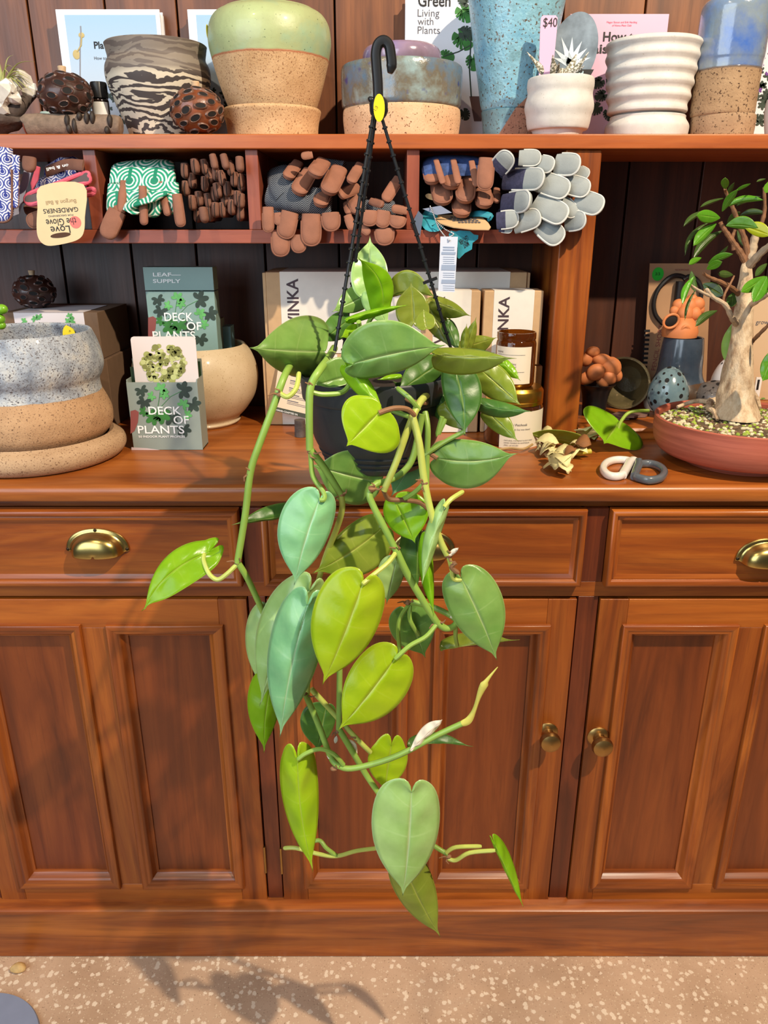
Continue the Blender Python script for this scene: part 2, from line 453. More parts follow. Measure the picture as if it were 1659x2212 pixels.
for i, (x0, x1) in enumerate(doors):
    a0, a1 = (x0 - .0, x1+.0)
    if i == 0: a1 = -.2045
    m = MB(); m.box(a0+.004, a1-.004, 1.012, 1.03, Z_DR0+.003, Z_DR1-.003)
    dk = t.add('drawer', m, wood_h)
    mm = MB(); frame_sweep(mm, a0, a1, Z_DR0, Z_DR1, moulding_prof(YF-.002, .026, .0165, -.006))
    mm.m = ([0]*13+[1]*13)*2; t.add('drawer_moulding', mm, [wood_h, wood_v], parent=dk, angle=50)
    c = pulls[i]; c = Vector((c.x, 1.0118, c.z))
    cup_pull(c, .045, .035, dk)
    for sx, sz in ((-.042, .004), (.042, .004), (0, .0325)):
        q = c + Vector((sx, -.003, sz)); t.add('screw', MB().blob(q, (.0028, .0018, .0028), 10, 6), screw_m, parent=dk)
t.done()
# worktop: one continuous board with an eased front edge
m = MB(); th = .0235
prof = [(1.58, ZC), (1.012, ZC), (1.005, ZC-.0012), (1.001, ZC-.0045), (1.0, ZC-.009), (1.0, ZC-th+.004), (1.002, ZC-th+.001), (1.006, ZC-th), (1.58, ZC-th)]
m.grid([[(x, y, z) for y, z in prof] for x in (XL-.02, XR+.02)])
solo('worktop', m, wood_top, 'continuous red-brown wooden worktop with an eased front edge lying on the sideboard', 'worktop')

# ------------------------------------------------------------------ hutch standing on the worktop
YH, YB = 1.26, 1.50
ZS1, ZS0 = H-.0075, H-.0275           # cubby floor board
ZT1, ZT0 = H+.1247, H+.1045           # top shelf board
t = Thing('hutch', 'wooden hutch with open cubbies and boarded back standing on the worktop', 'hutch')
t.add('shelf', MB().box(XL, XR, YH-.008, YB, ZT0, ZT1), wood_shelf, bevel=.002, label='orange-brown top shelf')
xp0, xp1 = .2705, .3245
t.add('cubby_shelf', MB().box(XL, xp0+.01, YH, YB, ZS0, ZS1), wood_redh, bevel=.0012)
for px in (201, 547, 892):
    x = P(px, 410, YH).x; t.add('divider', MB().box(x-.0095, x+.0095, YH+.001, YB, ZS1, ZT0), wood_red, bevel=.001)
t.add('post', MB().box(xp0, xp1, YH-.002, YH+.035, ZC, ZT0), wood_v, bevel=.0025)
t.add('side_panel', MB().box(xp0+.004, xp1-.02, YH+.035, YB, ZC, ZT0), wood_v)
m = MB(); prof = [(1.49, ZC), (1.49, ZC+.018), (1.262, ZC+.018), (1.256, ZC+.0165), (1.2535, ZC+.012), (1.256, ZC+.008), (1.25, ZC+.006), (1.248, ZC+.003), (1.248, ZC)]
m.grid([[(x, y, z) for y, z in prof] for x in (xp1+.0005, XR)]); t.add('base_board', m, wood_top)
# vertical back boards with open joints
xs = [P(px, 200, YB).x for px in (-140, 85, 246, 396, 555, 726, 880, 1045, 1205, 1376, 1540, 1720)]
xs = [xs[0]-.5]+xs+[XR]
for a, b_ in zip(xs[:-1], xs[1:]):
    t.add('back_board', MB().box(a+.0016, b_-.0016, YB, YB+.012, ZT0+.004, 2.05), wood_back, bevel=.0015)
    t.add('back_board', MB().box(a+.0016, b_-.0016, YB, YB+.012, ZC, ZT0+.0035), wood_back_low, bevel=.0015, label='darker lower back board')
t.add('backing', MB().box(XL, XR, YB+.014, YB+.02, ZC, 2.05), plain('backing_dark', srgb(40, 22, 14), .8))
t.done()
# ================================================================== things on the top shelf
def pot_mb(cx, cyref, Y, prof, zbase=None, wall=.005, wob=.004, seed=1, n=72, inner=.55):
    """lathe from pixel silhouette: prof [(py, half width px)] bottom -> rim, then a wall thickness and the inside."""
    ax = P(cx, cyref, Y); pr = []
    for i, (py, hw) in enumerate(prof):
        pr.append((hw*mpp(py, Y), zpx(py, Y)))
    if zbase is not None: pr[0] = (pr[0][0], zbase)
    pts = [tuple(p) for p in cr([(r, z) for r, z in pr], 5)]
    pts[0] = pr[0]
    z0 = pts[0][1]; pts = [(r, max(z, z0)) for r, z in pts]
    full = [(0.0, z0), (pts[0][0]*.98, z0)] + pts
    rt, zt_ = pts[-1]
    full += [(rt-wall*.3, zt_+wall*.25), (rt-wall*.8, zt_)]
    zstop = z0 + (zt_-z0)*(1-inner)
    for r, z in reversed(pts[:-1]):
        if z < zstop: break
        full.append((max(r-wall, .004), min(z, zt_-.001)))
    full.append((0.0, zstop))
    mb = MB(); mb.lathe((ax.x, ax.y), full, n, wob, seed)
    return mb
def vbook(t, x0, x1, y0, y1, Y, depth, zb, cover_m, edge_m, spine=True):
    """upright hardback facing the room: pixel corners at depth Y."""
    a = P(x0, (y0+y1)/2, Y).x if False else P(x0, y0, Y).x
    b = P(x1, y0, Y).x; zt_ = zpx(y0, Y)
    k_ = t.add('cover', MB().box(a, b, Y, Y+.0025, zb, zt_).box(a, b, Y+depth-.0025, Y+depth, zb, zt_), cover_m, bevel=.0006)
    t.add('pages', MB().box(a+.003, b-.004, Y+.0028, Y+depth-.0028, zb+.003, zt_-.003), edge_m)
    return k_, a, b, zt_
def txt(t, s, px, py, cap, Y, mat, parent=None, width=None, bold=0.0, name='lettering', thick=.0006, align='LEFT'):
    o = P(px, py, Y)
    lm = lettering(MB(), s, o, X_, Z_, cap*mpp(py, Y), width*mpp(py, Y) if width else None, bold, align, (0, -1, 0), thick)
    return t.add(name, lm, mat, parent=parent, smooth=False)
def flat(mb, pts_px, Y, thick=.0003):
    pts = [P(x, y, Y) for x, y in pts_px]
    b = len(mb.v)
    for p in pts: mb.v.append(p + Vector((0, -thick, 0)))
    mb.face(*range(b, b+len(pts))); return mb
def monstera(mb, cx, cy, r, ang, Y, notches=5, thick=.0005):
    pts = []
    def O(a, q): return (cx + r*q*cos(ang+a), cy + r*q*sin(ang+a))
    N = 132
    for i in range(N+1):
        a = -pi*.93 + 2*pi*.93*i/N
        q = .70 + .30*max(0, cos(a))**3 + .06*abs(sin(a))
        if min(abs(abs(a)-n_) for n_ in (.55, .98, 1.42, 1.9)) < .055: q *= .42
        pts.append(O(a, q))
    b = len(mb.v); c = P(cx-.25*r*cos(ang), cy-.25*r*sin(ang), Y)+Vector((0, -thick, 0)); mb.v.append(c)
    for p in pts: mb.v.append(P(p[0], p[1], Y)+Vector((0, -thick, 0)))
    for i in range(N): mb.face(b, b+1+i, b+2+i)
    return mb
def lobed(mb, cx, cy, r, ang, Y, lobes=5, thick=.0005, depth=.45):
    b = len(mb.v); N = lobes*8
    mb.v.append(P(cx, cy, Y)+Vector((0, -thick, 0)))
    for i in range(N+1):
        a = -2.5 + 5.0*i/N
        q = (1-depth) + depth*abs(cos(lobes*.5*a*.63*2))
        q *= .7+.3*cos(a*.6)
        mb.v.append(P(cx+r*q*cos(ang+a), cy+r*q*sin(ang+a), Y)+Vector((0, -thick, 0)))
    for i in range(N): mb.face(b, b+1+i, b+2+i)
    return mb
leaf_ink = plain('printed_leaf_green', srgb(52, 118, 44), .5, var=.35, scale=60)
leaf_ink_l = plain('printed_leaf_light', srgb(96, 172, 92), .5, var=.25, scale=60)
leaf_ink_d = plain('printed_leaf_dark', srgb(46, 62, 50), .55, var=.25, scale=60)
ZT = ZT1 + .0005
# ---- white books with a pale blue cover picture
cover_white = plain('book_cover_white', srgb(232, 234, 242), .35, coat=.2)
sky_cov = NT('cover_pale_blue'); v = sky_cov.coord(); sp = sky_cov.n('ShaderNodeSeparateXYZ'); sky_cov.put(sp.inputs[0], v)
sky_cov.set(Base_Color=sky_cov.ramp(sky_cov.math('MULTIPLY', sp.outputs[2], 5.0), [(0, srgb(206, 206, 214)), (1, srgb(150, 186, 214))]), Roughness=.35, Coat_Weight=.2)
YBK = 1.468
def plant_book(x0, x1, label, full=True):
    t = Thing('book', label, 'book', 'white hardbacks with a pale blue cover')
    ck, a, b, z1 = vbook(t, x0, x1, 20, 288, YBK, .022, ZT, cover_white, paper_w)
    m = MB().box(a+.014, b-.007, YBK-.0004, YBK, ZT+.006, z1-.008)
    ik = t.add('cover_picture', m, sky_cov.m, parent=ck)
    g = MB()
    for i in range(26):
        px = x0+45+R.random()*(x1-x0-70); py = 190+R.random()*70
        lobed(g, px, py, 7+R.random()*7, R.random()*6.28, YBK-.0005, 5)
    t.add('printed_leaves', g, leaf_ink_d, parent=ck, smooth=False)
    if full:
        s = MB(); Y = YBK-.0008
        s.tube([P(174, 56, Y), P(175, 75, Y), P(173, 100, Y), P(173, 175, Y)], .0009, 6)
        t.add('printed_string', s, plain('string_ink', srgb(150, 150, 160), .6), parent=ck)
        s = MB(); s.blob(P(165, 118, Y), (.006, .0004, .0072), 12, 8).blob(P(176, 76, Y), (.005, .0004, .004), 10, 6).tube([P(176, 76, Y), P(175, 98, Y), P(167, 112, Y)], .0012, 6)
        t.add('printed_bud', s, plain('bud_ink', srgb(196, 176, 116), .6), parent=ck)
        txt(t, 'Pla', 204, 105, 13, YBK-.0004, black_ink, parent=ck, bold=.02)
        txt(t, 'How to', 204, 129, 6, YBK-.0004, grey_ink, parent=ck)
    return t.done()
plant_book(119, 344, 'white book with pale blue cover and a hanging bud standing behind the marbled pot')
plant_book(404, 640, 'white book with pale blue cover standing behind the green-rimmed pot', False)
m = MB().box(P(200, 30, 1.4915).x, P(351, 33, 1.4915).x, 1.4912, 1.4995, ZT, zpx(33, 1.4915))
solo('book', m, cover_white, 'thin white book peeping out behind the pale blue book with the hanging bud', 'book')
# ---- green living book
t = Thing('book', 'tall white book with monstera leaves and serif title behind the low blue pot', 'book')
ck, a, b, z1 = vbook(t, 876, 1076, -10, 288, YBK, .026, ZT, cover_white, paper_w)
Y = YBK
txt(t, 'Green', 903, 14, 22, Y, black_ink, parent=ck, width=70, bold=.015)
for s_, py, wd in (('Living', 36, 47), ('with', 54, 34), ('Plants', 73, 48)): txt(t, s_, 902, py, 14, Y, grey_ink, parent=ck, width=wd)
g = MB(); monstera(g, 1002, 26, 26, .9, Y); monstera(g, 998, 82, 30, .9, Y); monstera(g, 962, 122, 20, .2, Y); monstera(g, 1022, 132, 22, 1.4, Y)
t.add('printed_leaves', g, leaf_ink, parent=ck, smooth=False)
g = MB(); monstera(g, 1004, 4, 16, 3.6, Y-.0002); monstera(g, 1006, 72, 22, .3, Y-.0002); monstera(g, 1003, 245, 16, 1.2, Y)
g.tube([P(1020, 30, Y), P(1014, 150, Y), P(1018, 210, Y)], .0012, 6); g.tube([P(958, 122, Y), P(990, 112, Y), P(1016, 98, Y)], .001, 6)
t.add('printed_stems', g, leaf_ink_d, parent=ck)
g = MB(); flat(g, [(1014, 208), (1046, 208), (1040, 262), (1024, 262)], Y-.0004); t.add('printed_pot', g, plain('pot_ink', srgb(96, 66, 60), .6), parent=ck)
t.done()
# ---- pink book
pink = plain('pink_cover', srgb(214, 176, 200), .4, coat=.15)
t = Thing('book', 'pink book with bold black title behind the large ribbed white pot', 'book')
ck, a, b, z1 = vbook(t, 1232, 1446, 30, 288, YBK, .02, ZT, pink, paper_w)
for s_, py in (('Megan Steven and Erik Harding', 50), ('of Home Plant Club', 57)): txt(t, s_, 1343, py, 3.6, YBK, plain('red_ink', srgb(222, 84, 110), .6), parent=ck, align='CENTER')
txt(t, 'How to', 1302, 89, 17, YBK, black_ink, parent=ck, width=78, bold=.025)
txt(t, 'Raise', 1262, 115, 17, YBK, black_ink, parent=ck, width=66, bold=.025)
g = MB()
for cx, cy, r, a_ in ((1294, 178, 17, 2.4), (1300, 206, 17, 2.7), (1288, 234, 19, 2.6), (1314, 246, 16, 1.3)): monstera(g, cx, cy, r, a_, YBK)
g.tube([P(1310, 170, YBK), P(1318, 240, YBK), P(1322, 262, YBK)], .0012, 6)
t.add('printed_leaves', g, leaf_ink_d, parent=ck, smooth=False); t.done()
# ---- lavender-flower book at the right edge
t = Thing('book', 'pale book with purple flowers and dark leaves at the right end of the top shelf', 'book')
ck, a, b, z1 = vbook(t, 1622, 1800, 40, 288, YBK, .02, ZT, cover_white, paper_w)
g = MB()
for i in range(26): lobed(g, 1632+R.random()*60, 150+R.random()*130, 12, R.random()*6, YBK)
t.add('printed_leaves', g, leaf_ink_d, parent=ck, smooth=False)
g = MB()
for i in range(22): lobed(g, 1636+R.random()*50, 112+R.random()*90, 6, R.random()*6, YBK-.0003)
t.add('printed_flowers', g, plain('purple_ink', srgb(112, 58, 150), .6), parent=ck, smooth=False); t.done()

# ---- pots
sand = dict(c1=srgb(190, 150, 106), c2=srgb(212, 174, 130), scale=26, spk=srgb(140, 98, 62), sscale=430, sth=(.60, .66))
Yg = 1.362
zs = zpx(240, Yg)
green_pot = twotone('green_glaze_pot', dict(c1=srgb(140, 178, 150), c2=srgb(168, 178, 128), c3=srgb(176, 190, 136), scale=14, spk=srgb(70, 84, 60), sscale=330, sth=(.7, .74)),
                    sand, .1005, wob=.0015, rt=.42, line=srgb(168, 96, 62), coat=.2)
solo('plant_pot', pot_mb(590, 240, Yg, [(284, 80), (250, 87), (240, 92), (200, 106), (150, 120), (105, 130), (80, 131), (55, 127), (36, 116), (26, 100)], zbase=ZT+.011), green_pot,
     'large sandy clay pot with a pale green glazed rim left of the hook', 'pot')
sand_m = clay('sandy_clay', srgb(190, 150, 106), srgb(212, 174, 130), 26, srgb(140, 98, 62), 430, (.60, .66), bump=.5, bscale=300)
def saucer(cx, cy, Y, prof, mat, label, wall=.004):
    mb = pot_mb(cx, cy, Y, prof, zbase=ZT, wall=wall, inner=.90); return solo('pot_saucer', mb, mat, label, 'saucer')
saucer(590, 280, Yg, [(291, 96), (275, 98), (255, 102), (244, 105), (239, 104)], sand_m, 'sandy clay saucer under the green-rimmed pot')
sk = dict(c=None)
st = MB(); sc_ = P(451, 70, 1.356); 
st.blob(sc_+Vector((-.001, -.004, 0)), (.0015, .008, .010), 12, 8); solo('price_sticker', st, yellow, 'round yellow sticker on the left side of the green-rimmed pot', 'sticker')
# marbled pot
k = NT('marbled_clay'); v = k.coord(0, (.4, .4, 1))
wv = k.noise(v, 26, 4, .5, 1.2); sp = k.n('ShaderNodeSeparateXYZ'); k.put(sp.inputs[0], k.coord())
ph = k.math('ADD', k.math('MULTIPLY', sp.outputs[2], 80.0), k.math('MULTIPLY', wv, 5.0))
b1 = k.math('MULTIPLY', k.math('SINE', k.math('MULTIPLY', ph, 6.5)), k.math('ADD', .5, k.noise(k.coord(), 16, 2)))
top = k.math('MULTIPLY', k.math('SUBTRACT', sp.outputs[2], .086), 90.0, clamp=True)
col = k.mix(k.step(k.math('ADD', k.math('MULTIPLY', b1, .5), .5), .44, .56), srgb(214, 202, 180), srgb(70, 62, 60))
col = k.mix(k.math('MULTIPLY', top, .85), col, srgb(108, 96, 88))
k.set(Base_Color=col, Roughness=.6); k.bump(k.noise(k.coord(), 200, 3), .15)
solo('plant_pot', pot_mb(354, 290, 1.372, [(291, 68), (270, 77), (240, 89), (205, 101), (180, 108), (162, 110), (145, 108), (130, 102), (115, 104), (100, 107)], zbase=ZT, wob=.008), k.m,
     'black and cream marbled clay pot between the two seed pods', 'pot')
# low blue pot in its saucer, lilac bowl nested in it
low_glaze = clay('mottled_blue_glaze', srgb(74, 132, 176), srgb(112, 104, 88), 16, srgb(56, 60, 126), 60, (.6, .76), c3=srgb(150, 176, 178), rough=.22, bump=.5, bscale=130, coat=.5)
cork_clay = clay('cork_coloured_clay', srgb(206, 164, 124), srgb(222, 184, 146), 30, srgb(110, 70, 44), 330, (.62, .68), bump=.5)
saucer(868, 280, 1.382, [(291, 121), (280, 124), (262, 126), (246, 126), (240, 125)], cork_clay, 'cork-coloured clay saucer under the low mottled blue pot')
solo('plant_pot', pot_mb(867, 235, 1.382, [(284, 96), (250, 106), (241, 116), (234, 127), (210, 129), (180, 131), (158, 131), (148, 129)], zbase=ZT+.0065, wob=.002), low_glaze,
     'low wide mottled blue pot in a cork-coloured saucer behind the black hook', 'pot')
lil = clay('lilac_glaze', srgb(128, 116, 172), srgb(150, 128, 150), 10, c3=srgb(120, 100, 110), rough=.16, bump=.05, coat=.6)
solo('bowl', pot_mb(868, 150, 1.40, [(200, 40), (185, 50), (160, 74), (135, 84), (118, 84), (107, 79), (104, 74)], zbase=ZT+.075), lil, 'small glossy lilac bowl nested in the low blue pot', 'bowl')
# tall speckled blue pot
tallm = twotone('tall_blue_glaze', dict(c1=srgb(104, 160, 186), c2=srgb(134, 184, 202), scale=40, spk=srgb(96, 82, 66), sscale=260, sth=(.60, .66), c3=srgb(110, 150, 160)),
                dict(c1=srgb(150, 104, 84), c2=srgb(168, 122, 98), scale=30, spk=srgb(92, 58, 44), sscale=320, sth=(.6, .66)), .034, nx=-.92, wob=.002, rt=.34, bump=(.5, .5), bscale=(240, 330), coat=.25)
solo('plant_pot', pot_mb(1104, 235, 1.393, [(284, 44), (252, 48), (243, 53), (236, 64), (180, 74), (100, 88), (0, 104), (-30, 108)], zbase=ZT+.011), tallm,
     'tall rust-speckled pale blue pot with bare clay at its lower right', 'pot')
saucm = twotone('tall_blue_saucer_glaze', dict(c1=srgb(80, 116, 130), c2=srgb(110, 150, 160), scale=40, spk=srgb(70, 60, 50), sscale=260), dict(c1=srgb(150, 104, 84), c2=srgb(168, 122, 98), scale=30, spk=srgb(92, 58, 44), sscale=320, sth=(.6, .66)), .0475, nx=-1.58, wob=.002, rt=.34)
saucer(1104, 280, 1.393, [(291, 58), (270, 62), (250, 65), (243, 66)], saucm, 'bare clay saucer with a patch of blue glaze under the tall speckled blue pot')
# white pots
whit = clay('chalky_white_clay', srgb(198, 194, 187), srgb(213, 209, 203), 40, srgb(176, 168, 158), 420, (.68, .74), rough=.7, bump=.12)
Yw = 1.309
solo('plant_pot', pot_mb(1204, 285, Yw, [(291, 50), (284, 55), (281, 63), (268, 67), (254, 69), (238, 73), (225, 73), (212, 70), (202, 69), (190, 71), (178, 71), (172, 70)], zbase=ZT), whit,
     'small wavy white pot holding the zebra succulent', 'pot')
wav = [(284, 60), (258, 66), (250, 70)]
for i in range(30):
    f = i/29; py = 246-f*(246-100); hw = 80+19*f**.8 + 2.1*sin(f*5.1*2*pi+.8); wav.append((py, hw))
wav.append((94, 99))
solo('plant_pot', pot_mb(1396, 250, 1.372, wav, zbase=ZT+.011), whit, 'large ribbed white pot in front of the pink book', 'pot')
saucer(1396, 280, 1.372, [(291, 84), (283, 87), (272, 86), (260, 79), (254, 79)], whit, 'white saucer under the large ribbed white pot')
stone_p = twotone('blue_glaze_stone_pot', dict(c1=srgb(56, 100, 184), c2=srgb(126, 140, 150), c3=srgb(104, 144, 206), scale=11, spk=srgb(80, 80, 130), sscale=60, sth=(.66, .8)),
                  dict(c1=srgb(150, 120, 88), c2=srgb(170, 140, 106), scale=30, spk=srgb(84, 60, 40), sscale=280, sth=(.6, .66)), .085, wob=.0015, rt=.16, bump=(.4, .55), bscale=(70, 300), line=srgb(92, 80, 74), coat=.7)
solo('plant_pot', pot_mb(1559, 250, 1.352, [(284, 50), (258, 56), (250, 65), (225, 66), (180, 67), (139, 69), (125, 71), (80, 72), (40, 72), (18, 71), (6, 66), (2, 61)], zbase=ZT+.011), stone_p,
     'tall grey stoneware pot with blue glazed upper half, right of the large white pot', 'pot')
saucer(1559, 280, 1.352, [(291, 64), (270, 66), (256, 66), (252, 65)], clay('grey_stoneware', srgb(150, 120, 90), srgb(168, 138, 106), 30, srgb(84, 60, 40), 280, (.6, .66), bump=.5), 'grey stoneware saucer under the blue glazed pot')
solo('plant_pot', pot_mb(1694, 285, 1.33, [(291, 36), (270, 42), (240, 46), (215, 45)], zbase=ZT), whit, 'white pot cut off by the right edge of the photo on the top shelf', 'pot')

# ---- zebra succulent, price stake, oval label
zm = NT('zebra_leaf'); v = zm.coord(); zm.set(Base_Color=zm.mix(zm.step(zm.noise(v, 330, 2), .50, .56), srgb(120, 116, 96), srgb(226, 218, 204)), Roughness=.5); zm.bump(zm.noise(v, 330, 2), .5, .002)
t = Thing('potted_succulent', 'pale zebra-striped succulent rosette growing in the small wavy white pot', 'succulent')
t.add('soil', MB().lathe((P(1204, 285, Yw).x, Yw), [(0, zpx(186, Yw)), (.045, zpx(186, Yw))], 30), plain('potting_soil', srgb(60, 44, 34), .95, bump=.6))
for (bx, by, mx, my, tx, ty, wd, dy) in ((1196, 182, 1170, 150, 1138, 112, 9, -.012), (1200, 182, 1184, 158, 1160, 118, 8, .01), (1206, 182, 1196, 150, 1194, 118, 11, -.02), (1212, 182, 1214, 145, 1222, 104, 9, .016),
                                (1214, 182, 1232, 148, 1250, 104, 9, .008), (1214, 184, 1240, 156, 1272, 112, 9, -.012), (1210, 184, 1236, 164, 1262, 142, 10, -.024), (1204, 184, 1186, 140, 1172, 126, 8, .02), (1208, 184, 1204, 160, 1208, 134, 10, -.03), (1204, 182, 1222, 150, 1236, 132, 8, .02)):
    Y = Yw; path = cr([P(bx, by, Y), P(mx, my, Y+dy), P(tx, ty, Y+dy*1.8)], 6); nn = len(path)
    t.add('leaf', MB().sweep(path, [(wd*1.35*mpp(150, Y)*(1-(i/(nn-1))**1.5*.97)*(.75+.5*sin(pi*min(1, i/(nn-1)+.25))), wd*.6*mpp(150, Y)*(1-(i/(nn-1))**1.5*.97)) for i in range(nn)], up=(0, -1, .3), n=8), zm.m)
t.done()
t = Thing('price_stake', 'tall pink plant stake with a handwritten price between tall blue and small white pots', 'stake')
Y = 1.296; a, b = P(1169, 33, Y).x, P(1205, 33, Y).x; zz = zpx(33, Y)
t.add('stake', MB().prism([(0, 0), (.0, .018-.0), (.003, .021), (b-a-.003, .021), (b-a, .018), (b-a, 0), (b-a-.004, -.11), (.004, -.11)], (a, Y, zz-.021), X_, Z_, (0, .0015, 0)), plain('pink_plastic', srgb(226, 178, 206), .35), smooth=False)
txt(t, '$40', 1173, 58, 17, Y, black_ink, width=30); t.done()
Y = Yw+.012; c = P(1238, 112, Y)
t = Thing('plant_label', 'grey oval plant label with white pointed leaves behind the zebra succulent', 'label')
rx, rz = 51*mpp(110, Y), 76*mpp(110, Y)
t.add('board', MB().prism([(rx*cos(2*pi*i/48), rz*sin(2*pi*i/48)) for i in range(48)], c, (.97, 0, -.24), (.24, 0, .97), (0, .0012, 0)), plain('label_grey', srgb(120, 134, 146), .3, var=.5, scale=30, coat=.4), smooth=False)
m = MB()
for ang, ln in ((1.9, 62), (1.5, 58), (1.1, 55), (.75, 50), (2.4, 50), (.3, 46), (2.8, 40)):
    o_ = (1232, 138); dx, dy = cos(ang), -sin(ang)
    flat(m, [(o_[0]-dy*9, o_[1]+dx*9), (o_[0]+dy*9, o_[1]-dx*9), (o_[0]+dx*ln, o_[1]+dy*ln)], Y, .0004)
t.add('printed_leaves', m, plain('label_white', srgb(214, 228, 236), .3), smooth=False)
m = MB(); flat(m, [(1222, 150), (1283, 150), (1272, 170), (1256, 180), (1236, 178)], Y, .0006); t.add('printed_band', m, black_ink, smooth=False)
txt(t, 'zard', 1234, 165, 10, Y, plain('pale_blue_ink', srgb(190, 226, 236), .5), bold=.02, thick=.0009); t.done()

# ---- seed pods, seed cone, bottle, bark with crystals
pod_d = plain('dark_seed_pod', srgb(62, 36, 28), .4, var=.35, scale=50, bump=.4, bscale=160, coat=.3)
pod_b = plain('brown_seed_pod', srgb(124, 66, 38), .38, var=.35, scale=50, bump=.5, bscale=150, coat=.3)
pod_hole = plain('pod_opening', srgb(16, 10, 8), .8)
pod_rim = plain('pod_rim', srgb(112, 76, 60), .45, var=.3, scale=60, coat=.3); pod_rim_d = plain('pod_rim_dark', srgb(84, 56, 48), .4, var=.3, scale=60, coat=.3)
def seed_pod(c, r, body_m, rim_m, label, seed, nfol=44, stretch=.8):
    t = Thing('seed_pod', label, 'seed pod'); rr = random.Random(seed)
    m = MB(); m.blob(c, (r, r, r*stretch), 36, 24, dent=.012, seed=seed)
    for i in range(nfol):
        z = 1-2*(i+.5)/nfol; th = i*2.39996+rr.random()*.3; q = sqrt(1-z*z); n = Vector((q*cos(th), q*sin(th), z))
        if z > .93: continue
        p = Vector(c)+Vector((n.x*r, n.y*r, n.z*r*stretch)); up_ = Vector((rr.uniform(-.4, .4), 0, .25)) 
        tx = n.cross(Z_); tx = tx.normalized() if tx.length > .01 else X_; ty = n.cross(tx)
        aw, ah = r*rr.uniform(.2, .26), r*rr.uniform(.11, .15); rot = rr.uniform(-.5, .5)
        ex, ey = tx*cos(rot)+ty*sin(rot), ty*cos(rot)-tx*sin(rot)
        rows = []
        for s_, hh in ((1.12, -.03), (1.0, .03), (.86, .05), (.74, .03)):
            rows.append([p+ex*(aw*s_*cos(2*pi*j/14))+ey*(ah*s_*sin(2*pi*j/14))+n*(r*hh) for j in range(14)])
        m.mi(2); m.grid(rows, True)
        m.mi(1); b = len(m.v)
        for j in range(14): m.v.append(p+ex*(aw*.78*cos(2*pi*j/14))+ey*(ah*.78*sin(2*pi*j/14))+n*(r*.036))
        m.face(*range(b, b+14))
    t.add('pod', m, [body_m, pod_hole, rim_m])
    t.add('stopper', MB().lathe((c.x, c.y), [(0, c.z+r*stretch*.9), (r*.12, c.z+r*stretch*.9), (r*.16, c.z+r*stretch*1.24), (r*.14, c.z+r*stretch*1.27), (0, c.z+r*stretch*1.27)], 20), cork, label='cork stopper')
    return t.done()
Yp = 1.315
seed_pod(P(141, 205, Yp), 55*mpp(205, Yp), pod_d, pod_rim_d, 'dark round seed pod with a cork stopper resting on the seed cone', 3, 48, .78)
rp = 54*mpp(245, 1.31)
seed_pod(Vector((P(427, 250, 1.286).x, 1.286, ZT+rp*.87)), rp, pod_b, pod_rim, 'brown round seed pod with a cork stopper between the marbled and green-rimmed pots', 5, 52, .82)
t = Thing('seed_cone', 'long greyish seed cone lying on its side under the dark seed pod', 'seed cone')
Yc = 1.305; rr_ = 23*mpp(268, Yc)
pa = [Vector((P(px, 268, Yc).x, Yc, ZT+rr_*q)) for px, q in ((60, .98), (66, 1), (110, 1.02), (160, .98), (210, .98), (250, .95), (262, .92))]
m = MB().sweep(cr(pa, 4), [rr_*s_ for s_ in [.7, .9, .97, 1, 1, 1, 1.03, 1, .98, 1, 1.02, 1, .97, 1, 1.0, 1, .98, .96, .97, .95, .95, .9, .85, .8, .66]], n=24)
t.add('core', m, plain('seed_cone_bark', srgb(128, 108, 92), .85, var=.3, scale=80, bump=.9, bscale=260))
m = MB().blob(pa[0]+Vector((-.001, -.001, 0)), (.004, .013, .014), 16, 10); t.add('cut_end', m, plain('cone_cut_end', srgb(150, 78, 56), .7, var=.2), label='reddish broken end')
m = MB()
for px, py, a_ in ((146, 262, 12), (150, 278, 9), (162, 272, 13), (188, 256, 12), (200, 255, 12), (238, 262, 12), (172, 252, 8), (232, 282, 8)):
    q = P(px, py, Yc-rr_*.82); m.blob(q, (6*mpp(py, Yc), .006, a_*1.15*mpp(py, Yc)), 14, 8)
t.add('follicle', m, plain('dark_follicle', srgb(44, 34, 28), .6, var=.3), kind='stuff'); t.done()
t = Thing('dropper_bottle', 'small dark glass bottle with a black ribbed cap behind the seed cone', 'bottle')
Yb = 1.355; a = P(220, 250, Yb)
t.add('glass', pot_mb(220, 250, Yb, [(291, 17), (280, 18), (222, 18), (216, 15), (212, 12)], zbase=ZT, inner=.1), plain('brown_bottle_glass', srgb(38, 26, 20), .08, coat=.5))
m = MB(); 
rows = [[(a.x+r*(1+.03*(j % 2))*cos(2*pi*j/40), Yb+r*(1+.03*(j % 2))*sin(2*pi*j/40), z) for j in range(40)] for r, z in ((0.0, zpx(213, Yb)), (.0125, zpx(213, Yb)), (.0125, zpx(182, Yb)), (.0115, zpx(178, Yb)), (0, zpx(178, Yb)))]
t.add('cap', m.grid(rows, True), plain('black_cap', srgb(22, 22, 24), .4))
m = MB(); r = 18.4*mpp(235, Yb); m.grid([[(a.x+r*cos(th), Yb+r*sin(th), z) for th in [radians(-160+i*10) for i in range(15)]] for z in (ZT+.012, zpx(222, Yb))])
t.add('label', m, paper_w)
txt(t, 'bosisto', 212, 235, 3.2, Yb-r, black_ink, width=14) if False else None
t.done()
bark = plain('weathered_bark', srgb(84, 72, 66), .9, var=.45, scale=60, bump=1.0, bscale=120)
t = Thing('bark_ornament', 'rough grey bark piece with white crystals at the left end of the top shelf', 'ornament')
m = MB(); Y = 1.32
m.sweep(cr([P(-60, 258, Y), P(-10, 252, Y), P(30, 238, Y), P(58, 215, Y+.01), P(84, 198, Y+.02)], 6), [(.03-.0011*i, .024-.0009*i) for i in range(25)], n=16, e=1.8)
